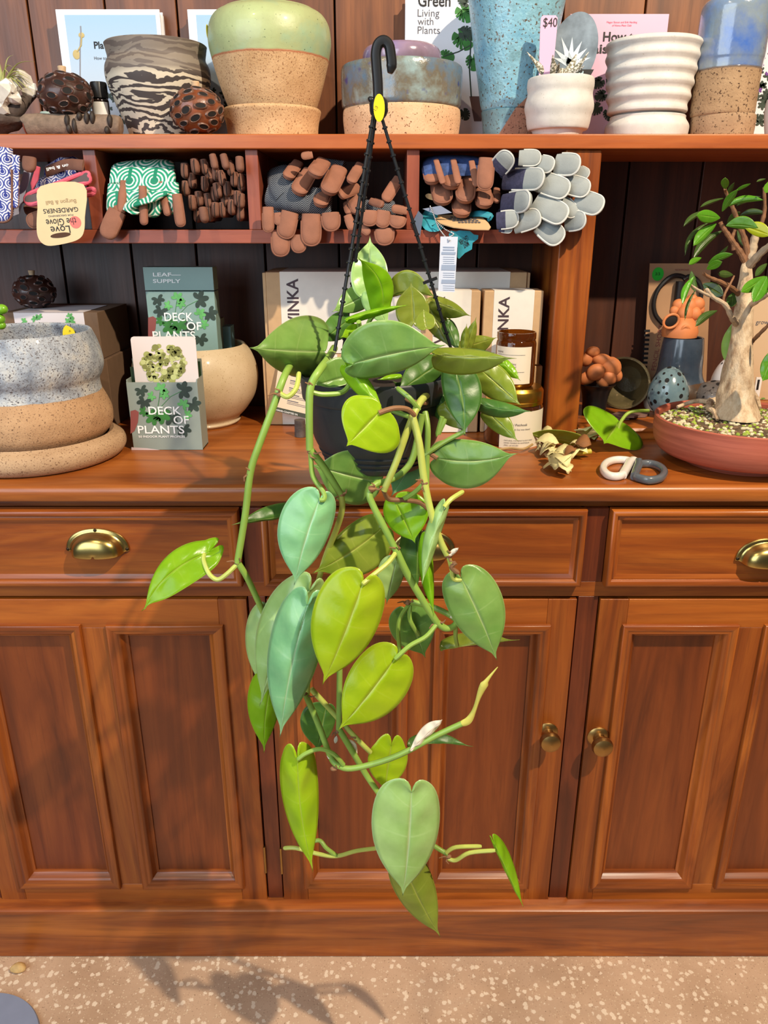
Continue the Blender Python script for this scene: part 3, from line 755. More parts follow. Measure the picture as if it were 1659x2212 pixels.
m.blob(Vector((P(-12, 275, Y).x, Y, ZT+.027)), (.05, .03, .021), 20, 12, dent=.09, seed=4)
t.add('bark', m, bark)
cm = plain('milky_crystal', srgb(228, 222, 212), .18, var=.15, scale=60, coat=.3, Transmission_Weight=.15)
for px, py, r, s_ in ((8, 200, .022, 1), (22, 188, .014, 2), (-18, 205, .022, 3), (52, 178, .017, 4), (62, 196, .013, 5), (2, 232, .016, 6), (24, 208, .014, 7)):
    m = MB().blob(P(px, py, Y-.018 if px < 40 else Y+.012), (r*.8, r*.7, r*1.0), 7, 5, dent=.16, seed=s_, M=Matrix.Rotation(s_*.7, 3, 'Y'))
    t.add('crystal', m, cm, smooth=False)
t.done()
t = Thing('air_plant', 'spiky pale green air plant sitting on the bark with crystals', 'air plant')
c = P(6, 182, Y-.01); apm = plain('air_plant_leaf', srgb(176, 178, 112), .55, var=.2, scale=30)
for i in range(26):
    an = radians(R.uniform(-20, 200)); ln = R.uniform(.04, .072)*(1 if i % 3 else .7); el = R.uniform(-.5, .5)
    d = Vector((cos(an), el, sin(an))); s_ = Vector((0, 0, -.012))
    if an > radians(160) or an < radians(8): ln *= .8
    path = cr([c, c+d*ln*.5+Vector((0, 0, .006)), c+d*ln+s_], 5)
    t.add('leaf', MB().sweep(path, [(.0028*(1-j/(len(path)-.5)), .0011*(1-j/(len(path)-.5))) for j in range(len(path))], n=6), apm)
t.done()
m = MB().blob(Vector((P(98, 262, 1.40).x, 1.40, ZT+.024)), (.017, .01, .024), 10, 8, dent=.08, seed=8)
solo('stone', m, plain('pale_aqua_stone', srgb(176, 204, 204), .3, var=.15), 'pale aqua stone showing between the bark and the dark seed pod', 'stone')
# ================================================================== gardening gloves in the cubbies
suede = plain('brown_suede', srgb(146, 96, 74), .8, var=.14, scale=40, bump=.25, bscale=500)
suede_d = plain('dark_brown_suede', srgb(120, 79, 62), .8, var=.16, scale=40, bump=.3, bscale=500)
suede_seam = plain('suede_seam', srgb(134, 86, 66), .8, var=.1)
grey_pad = plain('grey_suede', srgb(148, 154, 153), .75, var=.08, scale=40, bump=.2, bscale=500)
grey_trim = plain('pale_piping', srgb(206, 206, 200), .7)
navy = plain('navy_knit', srgb(58, 58, 84), .85, var=.25, scale=200, bump=.4, bscale=700)
denim = plain('blue_denim', srgb(52, 76, 128), .85, var=.3, scale=170, bump=.4, bscale=600)
def cells(name, sx, c1, c2, c3, rings, rough=.7):
    k = NT(name); v = k.coord(); sp = k.n('ShaderNodeSeparateXYZ'); k.put(sp.inputs[0], v)
    z = k.math('MULTIPLY', sp.outputs[2], sx); row = k.math('FLOOR', z)
    x = k.math('ADD', k.math('MULTIPLY', sp.outputs[0], sx*.92), k.math('MULTIPLY', k.math('MODULO', k.math('ABSOLUTE', row), 2.0), .5))
    fx = k.math('SUBTRACT', k.math('FRACT', x), .5); fz = k.math('SUBTRACT', k.math('FRACT', z), .42)
    d = k.math('SQRT', k.math('ADD', k.math('MULTIPLY', fx, fx), k.math('MULTIPLY', fz, fz)))
    r = k.step(k.math('SINE', k.math('MULTIPLY', d, rings)), .05, .3)
    col = k.mix(r, c1, c2); col = k.mix(k.step(d, .15, .17), c3, col)
    up = k.math('MULTIPLY', k.math('LESS_THAN', k.math('ABSOLUTE', fx), .07), k.math('GREATER_THAN', fz, .05)); col = k.mix(up, col, c3)
    k.set(Base_Color=col, Roughness=rough); k.bump(k.noise(v, 600, 2), .2); return k.m
green_pat = cells('green_ring_fabric', 29, srgb(26, 148, 118), srgb(226, 240, 226), srgb(16, 130, 100), 44)
blue_pat = cells('blue_lattice_fabric', 62, srgb(224, 224, 236), srgb(52, 66, 150), srgb(40, 54, 140), 30)
tw = NT('herringbone_tweed'); v = tw.coord(); sp = tw.n('ShaderNodeSeparateXYZ'); tw.put(sp.inputs[0], v)
tri = tw.math('PINGPONG', sp.outputs[0], .008)
f = tw.math('SINE', tw.math('MULTIPLY', tw.math('ADD', sp.outputs[2], tri), 2100.0))
tw.set(Base_Color=tw.mix(tw.step(f, -.2, .5), srgb(40, 44, 52), srgb(130, 136, 144)), Roughness=.9); tw.bump(f, .5, .0008)
tweed = tw.m
def finger(t, A, B, w, Y0, Y1, mat, seam=None, base=None, fb=0.0, thick=.5, parent=None, name='finger', n=16, e=2.7, bend=.0):
    """one flat rounded glove finger from pixel A (depth Y0) to its tip at pixel B (depth Y1), w pixels wide."""
    hit = max(A[1], B[1])+w*.3 > 486 or min(abs(x-q) for x in (A[0], B[0]) for q in (201, 547, 892, 1250)) < w*.5+13 or max(A[0], B[0]) > 1195 or min(A[1], B[1])-w*.45 < 333
    if hit: Y0, Y1 = min(Y0, 1.240), min(Y1, 1.234)
    a, b = P(A[0], A[1], Y0), P(B[0], B[1], Y1); hw = w/2*mpp(B[1], Y1); ht = hw*thick
    d = (b-a); L = d.length; dn = d.normalized(); side = dn.cross(Vector((0, -1, .12))).normalized(); nor = side.cross(dn)
    if nor.y > 0: nor = -nor
    fr = (0, .2, .45, .65, .78, .87, .94, .98, 1.0); wd = (.93, 1, 1.02, 1.0, .97, .88, .7, .45, .12)
    tipx = max(0, 1 - hw*1.0/L)
    fr = [x*tipx for x in (0, .33, .7, 1.0)] + [tipx + (1-tipx)*x for x in (.35, .62, .82, .95, 1.0)]
    wd = (.95, 1, 1.02, 1.0, .95, .83, .64, .38, .08)
    path = [a + d*x + nor*(ht*bend*sin(pi*x)) for x in fr]
    m = MB()
    if base is not None and fb:
        m.mi(1); c_ = 2
        m.sweep(path[:2+1], [(hw*q, ht*q) for q in wd[:3]], up=nor, n=n, e=e); m.mi(0)
        m.sweep(path[2:], [(hw*q*1.0, ht*q**.6) for q in wd[2:]], up=nor, n=n, e=e)
    else: m.sweep(path, [(hw*q, ht*q**.6) for q in wd], up=nor, n=n, e=e)
    k_ = t.add(name, m, [mat, base or mat], parent=parent)
    if seam:
        out = [path[i] + side*(hw*wd[i]*.97) + nor*(ht*.42) for i in range(1, 9)] + [path[i] - side*(hw*wd[i]*.97) + nor*(ht*.42) for i in range(8, 0, -1)]
        t.add('seam', MB().tube(cr(out, 2), hw*.1, 6), seam, parent=k_)
    return k_
def zz(lst, ox, oy, s): return [((a[0]/s+ox, a[1]/s+oy), (b[0]/s+ox, b[1]/s+oy), w/s, *r) for a, b, w, *r in lst]
GG = 'gardening gloves in the cubbies'
# -- cubby 1 : blue lattice glove, tagged pink-edged pair
t = Thing('gardening_glove', 'blue and white lattice patterned glove at the left edge of the first cubby', 'glove', GG)
finger(t, (2, 318), (4, 480), 50, 1.30, 1.262, blue_pat, suede_d); finger(t, (34, 335), (32, 450), 18, 1.31, 1.29, blue_pat, suede_d)
finger(t, (48, 380), (40, 440), 26, 1.33, 1.30, suede_d); finger(t, (64, 340), (62, 372), 30, 1.35, 1.33, suede_d); t.done()
t = Thing('gardening_glove', 'folded pink-edged blue patterned glove with a kraft card tag hanging over the shelf', 'glove', GG)
for A, B, w in (((112, 380), (168, 360), 34), ((92, 410), (172, 378), 30)):
    t.add('back', MB().sweep(cr([P(*A, 1.31), P((A[0]+B[0])/2, (A[1]+B[1])/2-4, 1.285), P(*B, 1.31)], 5), [(.016*w/30, .012)]*11, up=(0, -1, .3), n=14, e=2.4), blue_pat)
for A, B, w, Y in (((96, 440), (58, 462), 32, 1.27), ((98, 470), (60, 482), 32, 1.268), ((110, 480), (90, 492), 26, 1.268)): finger(t, A, B, w, 1.30, Y, suede_d, suede_d)
pinkt = plain('pink_trim', srgb(222, 96, 116), .6)
strap = MB().sweep(cr([P(100, 372, 1.285), P(140, 356, 1.262), P(180, 357, 1.245)], 5), [(.008, .002)]*11, up=(0, -1, .2), n=10); t.add('strap', strap, suede_d)
txt(t, 'BurgonBall', 108, 366, 4.5, 1.258, white_ink, width=66, thick=.001) if False else None
o = P(172, 349, 1.256); t.add('lettering', lettering(MB(), 'burgon & ball', o, (-.985, 0, -.17), (.17, 0, -.985), .0042, .052, .02, nrm=(0, -1, 0)), white_ink, parent=0, smooth=False)
loop = cr([P(58, 438, 1.25), P(62, 420, 1.25), P(120, 398, 1.245), P(182, 374, 1.25), P(192, 380, 1.25), P(190, 394, 1.25), P(150, 404, 1.245), P(130, 420, 1.243), P(78, 440, 1.247)], 5, True)
t.add('cuff_lining', MB().prism([(p.x, p.z) for p in loop], (0, 1.247, 0), X_, Z_, (0, .004, 0)), plain('grey_lining', srgb(96, 84, 84), .8), smooth=False)
t.add('cuff_trim', MB().tube(loop+[loop[0]], .0034, 8), pinkt, label='pink cuff binding')
t.add('cuff_trim', MB().tube(cr([P(180, 412, 1.262), P(200, 408, 1.24), P(203, 414, 1.24), P(198, 420, 1.242), P(182, 422, 1.264)], 5), .0034, 8), pinkt)
t.add('cuff_trim', MB().tube(cr([P(118, 430, 1.243), P(132, 422, 1.24), P(145, 420, 1.243)], 4), .003, 8), pinkt)
t.add('buckle', MB().prism([(0, 0), (.012, .016), (.018, .034), (.012, .036), (.0, .012)], P(68, 414, 1.262), X_, Z_, (0, .004, 0)), pinkt, bevel=.001)
t.add('clear_strip', MB().prism([(0, 0), (.012, .004), (.040, .062), (.030, .066)], P(25, 468, 1.262), X_, Z_, (0, .0015, 0)), plain('clear_plastic_strip', srgb(186, 190, 214), .2, coat=.5), smooth=False)
# card tag
Yt = 1.220; pts = [(88, 402), (180, 398), (183, 470), (181, 500), (172, 515), (150, 524), (110, 531), (92, 526), (82, 512), (79, 490), (81, 450)]
pp = [P(x, y, Yt) for x, y in pts]; tagp = [(p.x, p.z) for p in cr(pp, 4, True)]
tk = t.add('card_tag', MB().prism(tagp, (0, Yt, 0), X_, Z_, (0, .0012, 0)), plain('kraft_tag', srgb(226, 202, 156), .7, var=.04), smooth=False)
def utext(s_, px, py, cap, wd, tilt=.06, mat=grey_ink, bold=.0):
    o = P(px, py, Yt); ax = Vector((-cos(tilt), 0, -sin(tilt))); ay = Vector((sin(tilt), 0, -cos(tilt)))
    t.add('lettering', lettering(MB(), s_, o, ax, ay, cap*mpp(py, Yt), wd*mpp(py, Yt), bold, nrm=(0, -1, 0), thick=.0005), mat, parent=tk, smooth=False)
utext('Burgon & Ball', 164, 430, 8, 66, mat=plain('tan_ink', srgb(176, 150, 112), .7)); utext('GARDENERS', 168, 447, 9, 76, mat=black_ink); utext('FOR DISCERNING', 158, 462, 3.5, 54)
utext('the Glove', 164, 470, 14, 66, mat=black_ink); utext('Love', 150, 487, 15, 42, mat=black_ink)
c = P(163, 480, Yt)+Vector((0, -.0004, 0)); t.add('printed_dot', MB().prism([(.0085*cos(i*pi/12), .0085*sin(i*pi/12)) for i in range(24)], c, X_, Z_, (0, .0002, 0)), plain('coral_dot', srgb(240, 120, 110), .6), parent=tk, smooth=False)
c = P(131, 508, Yt)+Vector((0, -.0004, 0)); t.add('hang_slot', MB().prism([(.0155*cos(i*pi/12)*(1), .0035*sin(i*pi/12)) for i in range(24)], c, (.99, 0, .12), (-.12, 0, .99), (0, .0002, 0)), plain('slot_shadow', srgb(84, 56, 40), .9), parent=tk, smooth=False)
t.done()
# -- cubby 2
t = Thing('gardening_glove', 'green and white ring patterned glove with brown finger sides in the second cubby', 'glove', GG)
t.add('back', MB().sweep(cr([P(312, 364, 1.36), P(310, 364, 1.30), P(308, 400, 1.268), P(308, 440, 1.272)], 5), [(.046+.002*i*.2, .011) for i in range(16)], up=(0, -.3, 1), n=20, e=3.2), green_pat)
for A, B, w in (((252, 400), (248, 470), 38), ((289, 395), (290, 464), 40), ((328, 395), (330, 470), 40), ((368, 395), (368, 462), 38)): finger(t, A, B, w, 1.262, 1.252, green_pat)
for A, B, w in (((268, 392), (262, 462), 17), ((308, 402), (312, 486), 17), ((346, 395), (364, 466), 16), ((382, 420), (392, 490), 22), ((258, 440), (255, 464), 24)): finger(t, A, B, w, 1.262, 1.243, suede, suede_seam, thick=.8)
finger(t, (254, 455), (228, 515), 40, 1.275, 1.24, suede, None, thick=.4); t.done()
tips = [(1185,200),(1250,165),(1310,170),(1370,130),(1440,130),(1475,180),(1535,150),(1230,275),(1190,335),(1310,300),(1340,240),(1385,220),(1500,265),(1540,280),(1455,340),(1375,380),(1395,350),(1335,430),(1440,420),(1230,445),(1275,415),(1520,410),(1550,420),(1485,480),(1380,500),(1265,540),(1305,540),(1535,530),(1585,430),(1590,520),(1580,300),(1420,255),(1425,500),(1345,530),(1480,400)]
tips = sorted(tips, key=lambda p: (round((p[1]-110)/90), p[0]))
for g in range(0, len(tips), 5):
    t = Thing('gardening_glove', 'rolled brown-fingered glove in the pile right of the green ring glove', 'glove', 'rolled brown gloves in the second cubby')
    for px, py in tips[g:g+5]:
        x, y = min(px/2.9625, 520), 350+(py-130)/2.9625*.83; tl = R.uniform(-4, 1); yy = 1.262+R.uniform(0, .02)
        k_ = finger(t, (x+tl, y-15), (x-tl, y+16), 17*R.uniform(.9, 1.1), yy+.004, yy, suede_d, None, thick=1.15, e=2.2)
        q0, q1 = P(x+tl*.6, y-15, yy), P(x-tl*.7, y+16, yy-.0006); off = Vector((0, -.0086, 0))
        t.add('seam', MB().tube(cr([q0+off*.72, (q0+q1)/2+off, q1+off*.78], 4), .0007, 6), pod_hole, parent=k_)
        a = P(x, y, yy); t.add('palm', MB().sweep([a, a+Vector((0, .07, .0))], [(.006, .011), (.006, .011)], n=10), suede_d)
    t.done()
# -- cubby 3 : tweed pairs
def glove_set(label, fl, ox, oy, s, mat, seam, ys=(1.285, 1.235), body=(), bmat=None, base=None, grp=GG, thick=.5):
    t = Thing('gardening_glove', label, 'glove', grp)
    for pts, hw, ht in body:
        pa = cr([P(x/s+ox, y/s+oy, Y) for x, y, Y in pts], 5)
        t.add('back', MB().sweep(pa, [(hw, ht)]*len(pa), up=(0, -1, .25) if abs(pts[-1][0]-pts[0][0]) > 60 else (0, -.3, 1), n=18, e=2.6), bmat)
    for A, B, w, *r in zz(fl, ox, oy, s):
        dy = r[0] if r else 0
        finger(t, A, B, w, ys[0]+dy, ys[1]+dy, mat, seam, base, 1 if base and (A[0]-ox)*s < 850 else 0, thick=thick)
    return t.done()
glove_set('herringbone tweed glove with brown leather fingers folded on top in the third cubby',
    [((480,240),(370,390),120,.012), ((600,330),(470,545),165), ((735,230),(630,365),160,-.012), ((890,300),(770,540),180,-.006), ((770,480),(690,665),150), ((1100,260),(1000,435),105), ((1080,490),(890,560),110,.006), ((620,160),(510,175),70,.02)],
    540, 300, 4.608, suede, suede_seam, body=(([(225,565,1.285),(480,600,1.26),(780,660,1.275)], .021, .016), ([(300,360,1.32),(330,480,1.275),(380,560,1.265)], .022, .014), ([(720,300,1.31),(930,330,1.30)], .016, .010)), bmat=tweed)
glove_set('tweed glove with brown leather fingers drooping over the shelf left of the hanger wires',
    [((180,680),(185,930),115), ((400,730),(345,990),180,-.004), ((300,930),(310,1170),180,.008), ((610,750),(610,1065),195,-.004), ((800,740),(815,920),185,0), ((480,960),(490,1135),150,.012), ((280,740),(290,860),90,.01)],
    540, 300, 4.608, suede, suede_seam, ys=(1.268, 1.240), body=(([(250,700,1.285),(480,725,1.278),(760,730,1.285)], .013, .012),), bmat=tweed)
glove_set('brown leather fingered tweed glove slumped behind the hanger wires in the third cubby',
    [((1020,590),(1085,735),130), ((970,640),(1000,745),95,.005), ((1190,720),(1185,870),175,-.006), ((1335,720),(1310,885),150,0), ((1470,780),(1455,890),175,.006), ((970,760),(1020,905),85), ((1335,900),(1345,1060),190,.006), ((1200,620),(1325,660),75), ((1480,400),(1340,620),110,.03), ((1560,720),(1410,690),80), ((1100,870),(1190,945),75)],
    540, 300, 4.608, suede, suede_seam, ys=(1.275, 1.245), body=(([(1150,690,1.29),(1320,700,1.285),(1420,700,1.29)], .012, .012),), bmat=tweed)
# -- cubby 4 : denim glove and the grey pile
glove_set('blue denim glove with brown leather fingers in the fourth cubby',
    [((250,230),(270,345),125,.004), ((410,260),(410,380),150,.002), ((295,165),(350,350),46,-.012), ((430,165),(470,350),50,-.012), ((572,175),(610,370),50,-.012), ((690,150),(670,400),125,-.002), ((330,330),(350,510),160,.012), ((525,310),(520,495),150,.004), ((665,410),(668,530),140,.01), ((490,480),(495,602),145,.008), ((768,390),(765,495),55,.02)],
    860, 300, 3.606, suede, suede_seam, ys=(1.282, 1.250), body=(([(440,190,1.32),(445,215,1.285),(450,300,1.28)], .052, .012),), bmat=denim)
GR = 'grey gloves in the fourth cubby'
rows = [('grey padded glove with pale piping at the top of the pile', [((770,240),(880,110),150), ((940,150),(1110,150),120,.02), ((1090,190),(1215,215),130,.004), ((1230,200),(1420,205),165,-.004), ((1400,250),(1485,285),90,.02)]),
        ('grey padded glove with pale piping second from the top of the pile', [((830,320),(1140,315),165,-.006), ((1090,330),(1330,410),165,0), ((1290,345),(1490,400),150,.004), ((1390,470),(1595,540),165,-.01)]),
        ('grey padded glove with pale piping third from the top of the pile', [((820,510),(1035,480),165,-.012), ((1070,490),(1310,620),175,-.008), ((1270,480),(1385,600),115,.006), ((1310,650),(1465,630),145,-.004)]),
        ('grey padded glove at the bottom of the pile, drooping over the shelf edge', [((770,640),(940,620),135,.006), ((900,670),(1110,600),150,.002), ((1110,660),(1270,800),170,.004), ((790,690),(890,705),70,.02)])]
for lb, fl in rows:
    glove_set(lb, fl, 860, 300, 3.606, grey_pad, grey_trim, ys=(1.272, 1.222), base=navy, grp=GR, thick=.42,
              body=(([(fl[0][0][0]+30, min(max(fl[0][0][1], 215), 610), 1.30), (min(fl[1][0][0]+60, 960), min(max(fl[1][0][1], 215), 590)-4, 1.315), (min(fl[2][0][0], 1020), min(max(fl[2][0][1], 215), 585)-6, 1.32)], .013, .008),), bmat=navy)
# -- key-ring tags and card lying on the cubby shelf
t = Thing('key_ring', 'teal leather key ring with ball chain and white paper tag hanging over the cubby shelf', 'key ring')
z7 = lambda x, y, Y: P(x/3.606+860, y/3.606+300, Y)
teal = plain('teal_leather', srgb(40, 142, 160), .6, var=.12, scale=50, bump=.3)
Yk = 1.240; pts = [(395,745),(410,715),(450,722),(480,712),(560,718),(590,745),(625,750),(622,780),(580,810),(575,860),(520,890),(475,935),(462,925),(465,850),(440,800),(400,770)]
lt = t.add('leather_tag', MB().prism([(p.x, p.z) for p in (z7(x, y, Yk) for x, y in pts)], (0, Yk, 0), X_, Z_, (0, .0025, 0)), teal, smooth=False)
for s_, x, y, wd in (('LEATHER', 535, 752, 74), ('MINT', 540, 795, 46)):
    t.add('lettering', lettering(MB(), s_, z7(x, y, Yk), (-.86, 0, -.5), (.5, 0, -.86), .0072, wd/3.606*mpp(500, Yk), .01, nrm=(0, -1, 0), thick=.0005), black_ink, parent=lt, smooth=False)
Yw2 = 1.228; a, b, c_, d_ = z7(330, 760, Yw2), z7(466, 762, Yw2), z7(440, 1195, Yw2), z7(312, 1185, Yw2)
pt = t.add('paper_tag', MB().prism([(q.x, q.z) for q in (a, b, c_, d_)], (0, Yw2, 0), X_, Z_, (0, .0008, 0)), plain('white_tag_paper', srgb(206, 214, 230), .5), smooth=False)
lm = MB(); g2 = plain('tag_grey_ink', srgb(150, 166, 192), .6)
for y0, y1 in ((880, 900), (980, 1022), (1095, 1125)): 
    q = [z7(340, y0, Yw2), z7(448, y0+2, Yw2), z7(444, y1+2, Yw2), z7(336, y1, Yw2)]; lm.prism([(p.x, p.z) for p in q], (0, Yw2-.0006, 0), X_, Z_, (0, .0003, 0))
t.add('printed_bars', lm, g2, parent=pt, smooth=False, kind='stuff')
for i, (y, s_) in enumerate(((842, 'CHILLAGED'), (864, 'TO BEYOND'), (920, 'care for your tag'), (940, 'natural leather'), (960, 'made by hand'), (1050, 'wipe with a cloth'), (1072, 'keep it dry'), (1150, 'please recycle'), (1172, 'thank you'))) if False else (): pass
for y in (838, 858, 918, 934, 950, 966, 1042, 1058, 1074, 1142, 1158, 1174):
    q = [z7(350, y, Yw2), z7(438, y+2, Yw2), z7(438, y+(12 if y < 870 else 5), Yw2), z7(350, y+(10 if y < 870 else 3), Yw2)]
    t.add('printed_line', MB().prism([(p.x, p.z) for p in q], (0, Yw2-.0006, 0), X_, Z_, (0, .0003, 0)), g2, parent=pt, smooth=False)
ch = cr([z7(250, 525, 1.262), z7(280, 600, 1.25), z7(310, 680, 1.243), z7(350, 740, 1.236), z7(398, 790, 1.226), z7(390, 770, 1.232), z7(432, 742, 1.236), z7(370, 706, 1.243), z7(300, 650, 1.248)], 7)
m = MB()
for p in ch: m.blob(p, (.0013, .0013, .0013), 8, 6)
t.add('ball_chain', m, plain('silver_chain', srgb(200, 200, 200), .3, 1.0), kind='stuff'); t.done()
t = Thing('card', 'tan printed card with rounded corners lying under the denim glove in the fourth cubby', 'card')
pts = [(290, 610), (400, 602), (560, 604), (672, 618), (706, 668), (712, 700), (690, 718), (560, 716), (420, 700), (330, 672), (300, 640)]
kk = NT('p'); bpy.data.materials.remove(kk.m)
q = [z7(x, y, 1.25) for x, y in pts]
# lies almost flat: its near edge tips down over the shelf edge
fl_ = []
for p, (x, y) in zip(q, pts): fl_.append(Vector((p.x, 1.30-(y-600)/118*.075, p.z+.002)))
m = MB(); b = len(m.v); m.v += fl_; m.face(*range(len(fl_))); ck = t.add('board', m, plain('tan_card', srgb(214, 176, 130), .7, var=.05), solid=.0015, smooth=False)
m = MB()
for i, (y, x0, x1) in enumerate(((622, 420, 610), (636, 400, 630), (650, 430, 640), (664, 470, 650))):
    for j in range(7):
        xa = x0+(x1-x0)*j/7; p0 = z7(xa, y, 1.25); p1 = z7(xa+(x1-x0)/9, y+9, 1.25); yy = 1.30-(y-600)/118*.075
        m.v += [Vector((p0.x, yy, p0.z+.0036)), Vector((p1.x, yy, p0.z+.0036)), Vector((p1.x, yy-.006, p1.z+.0036)), Vector((p0.x, yy-.006, p1.z+.0036))]; n_ = len(m.v); m.face(n_-4, n_-3, n_-2, n_-1)
t.add('printed_text', m, grey_ink, parent=ck, smooth=False, kind='stuff'); t.done()
t = Thing('strap', 'teal leather strap curled beneath the denim glove in the fourth cubby', 'strap')
t.add('band', MB().sweep(cr([z7(215, 590, 1.29), z7(232, 640, 1.27), z7(262, 690, 1.262), z7(300, 672, 1.268), z7(250, 610, 1.285), z7(262, 570, 1.29)], 5), [(.012, .0022)]*26, up=(0, -.6, 1), n=8), teal)
t.add('loop', MB().sweep(cr([z7(560, 590, 1.29), z7(640, 582, 1.275), z7(718, 600, 1.268), z7(700, 622, 1.275)], 5), [(.005, .002)]*16, up=(0, -1, .4), n=8), teal); t.done()
m = MB().prism([(p.x, p.z) for p in (z7(190, 545, 1.262), z7(330, 520, 1.262), z7(420, 575, 1.262), z7(300, 592, 1.262))], (0, 1.262, 0), X_, Z_, (0, .0015, .0))
solo('card', m, plain('silver_grey_card', srgb(136, 146, 170), .35), 'small silver-grey card tilted below the denim glove, left of the tan card', 'card', smooth=False)
m = MB().prism([(p.x, p.z) for p in cr([z7(212, 440, 1.285), z7(240, 425, 1.285), z7(290, 445, 1.285), z7(320, 478, 1.285), z7(280, 480, 1.285), z7(230, 465, 1.285)], 4, True)], (0, 1.285, 0), X_, Z_, (0, .002, 0))
solo('card', m, plain('tan_card_edge', srgb(206, 172, 124), .7), 'tan rounded card edge peeping out left of the denim glove fingers', 'card', smooth=False)
m = MB().prism([(p.x, p.z) for p in (z7(122, 630, 1.254), z7(158, 560, 1.254), z7(196, 600, 1.254), z7(170, 768, 1.254))], (0, 1.254, 0), X_, Z_, (0, .0015, 0))
solo('card', m, plain('slate_tag', srgb(96, 108, 128), .3, Alpha=1.0), 'dark slate pointed tag hanging beside the divider left of the teal strap', 'tag', smooth=False)
# ================================================================== leaves: one curved blade from base, tip and half widths
HEART = [(0, 0), (.025, -.05), (.09, -.095), (.24, -.122), (.46, -.10), (.69, -.035), (.87, .065), (.97, .185), (1.0, .30), (.985, .41), (.90, .55), (.73, .68), (.50, .79), (.28, .87), (.13, .925), (.055, .965), (.026, 1.01), (0, 1.06)]
ELLIP = [(0, 0), (.22, .05), (.55, .17), (.85, .33), (1.0, .52), (.92, .70), (.66, .84), (.32, .94), (.08, .99), (0, 1.02)]
def leaf_mb(B, T, wA, wB, YB, YT=None, bow=0, arch=.0, sA=1, sB=1, cup=0.0, shape=HEART, true_w=.41, lob=1.0, K=7, N=30, quilt=.015, tip=0.0, dep=.42):
    YT = YB if YT is None else YT
    b3, t3 = P(B[0], B[1], YB), P(T[0], T[1], YT); dx, dy = T[0]-B[0], T[1]-B[1]; L = sqrt(dx*dx+dy*dy); dx /= L; dy /= L
    nx, ny = -dy, dx; mx, my = (B[0]+T[0])/2, (B[1]+T[1])/2; Ym = (YB+YT)/2
    L3 = (t3-b3).length
    def side(w, sg, s):
        v = P(mx+nx*w*sg, my+ny*w*sg, Ym) - P(mx, my, Ym); wt = true_w*L3
        v.y = s*min(sqrt(max(0.0, wt*wt - v.length_squared)), 1.1*wt)*dep; return v
    VA, VB = side(wA, 1, sA), side(wB, -1, sB)
    bowv = P(mx+nx*bow, my+ny*bow, Ym) - P(mx, my, Ym)
    tipv = Vector((0, tip*L3, 0))
    def C(v):
        q = max(v, 0); return b3 + (t3-b3)*v + bowv*(4*q*(1-q) if q <= 1 else 0) + Vector((0, -arch*L3*4*q*(1-q), 0)) + tipv*(q**6)
    out = [(p[0], p[1]) for p in cr([(a, c, 0) for a, c in shape], 5)]
    # resample by arclength
    acc = [0]
    for i in range(1, len(out)): acc.append(acc[-1] + sqrt((out[i][0]-out[i-1][0])**2*.25+(out[i][1]-out[i-1][1])**2))
    def at(t):
        s_ = t*acc[-1]
        for i in range(1, len(out)):
            if acc[i] >= s_:
                f = (s_-acc[i-1])/max(1e-9, acc[i]-acc[i-1]); return (out[i-1][0]+(out[i][0]-out[i-1][0])*f, out[i-1][1]+(out[i][1]-out[i-1][1])*f)
        return out[-1]
    mb = MB()
    for sg, V in ((1, VA), (-1, VB)):
        nor = (t3-b3).normalized().cross(V.normalized() if V.length > 0 else X_)*(-sg)
        base = len(mb.v)
        for j in range(N+1):
            t = j/N; u1, v1 = at(t); v1 = v1*lob if v1 < 0 else v1
            vm = max(0.0, (t-.10)/.90)**1.15*1.02 if shape is HEART else max(v1, 0)*.96
            for k_ in range(K+1):
                s_ = k_/K; u = u1*s_; v = vm + (v1-vm)*s_**1.25
                p = C(v) + Vector((V.x*u, V.y*u**1.6, V.z*u)) + Vector((0, cup*L3*u*u, 0))
                q = sin(pi*s_)*sin(t*2*pi*4.0)*quilt*L3*(1-t*.6)
                p = p + nor*q - nor*(.008*L3*(1-min(1, s_*5))*(1-t))*.6
                mb.v.append(p); mb.uv[len(mb.v)-1] = (.5+.5*s_*sg, t)
        for j in range(N):
            for k_ in range(K):
                a = base+j*(K+1)+k_; q = (a, a+1, a+K+2, a+K+1)
                mb.face(*(q if sg > 0 else q[::-1]))
    return mb
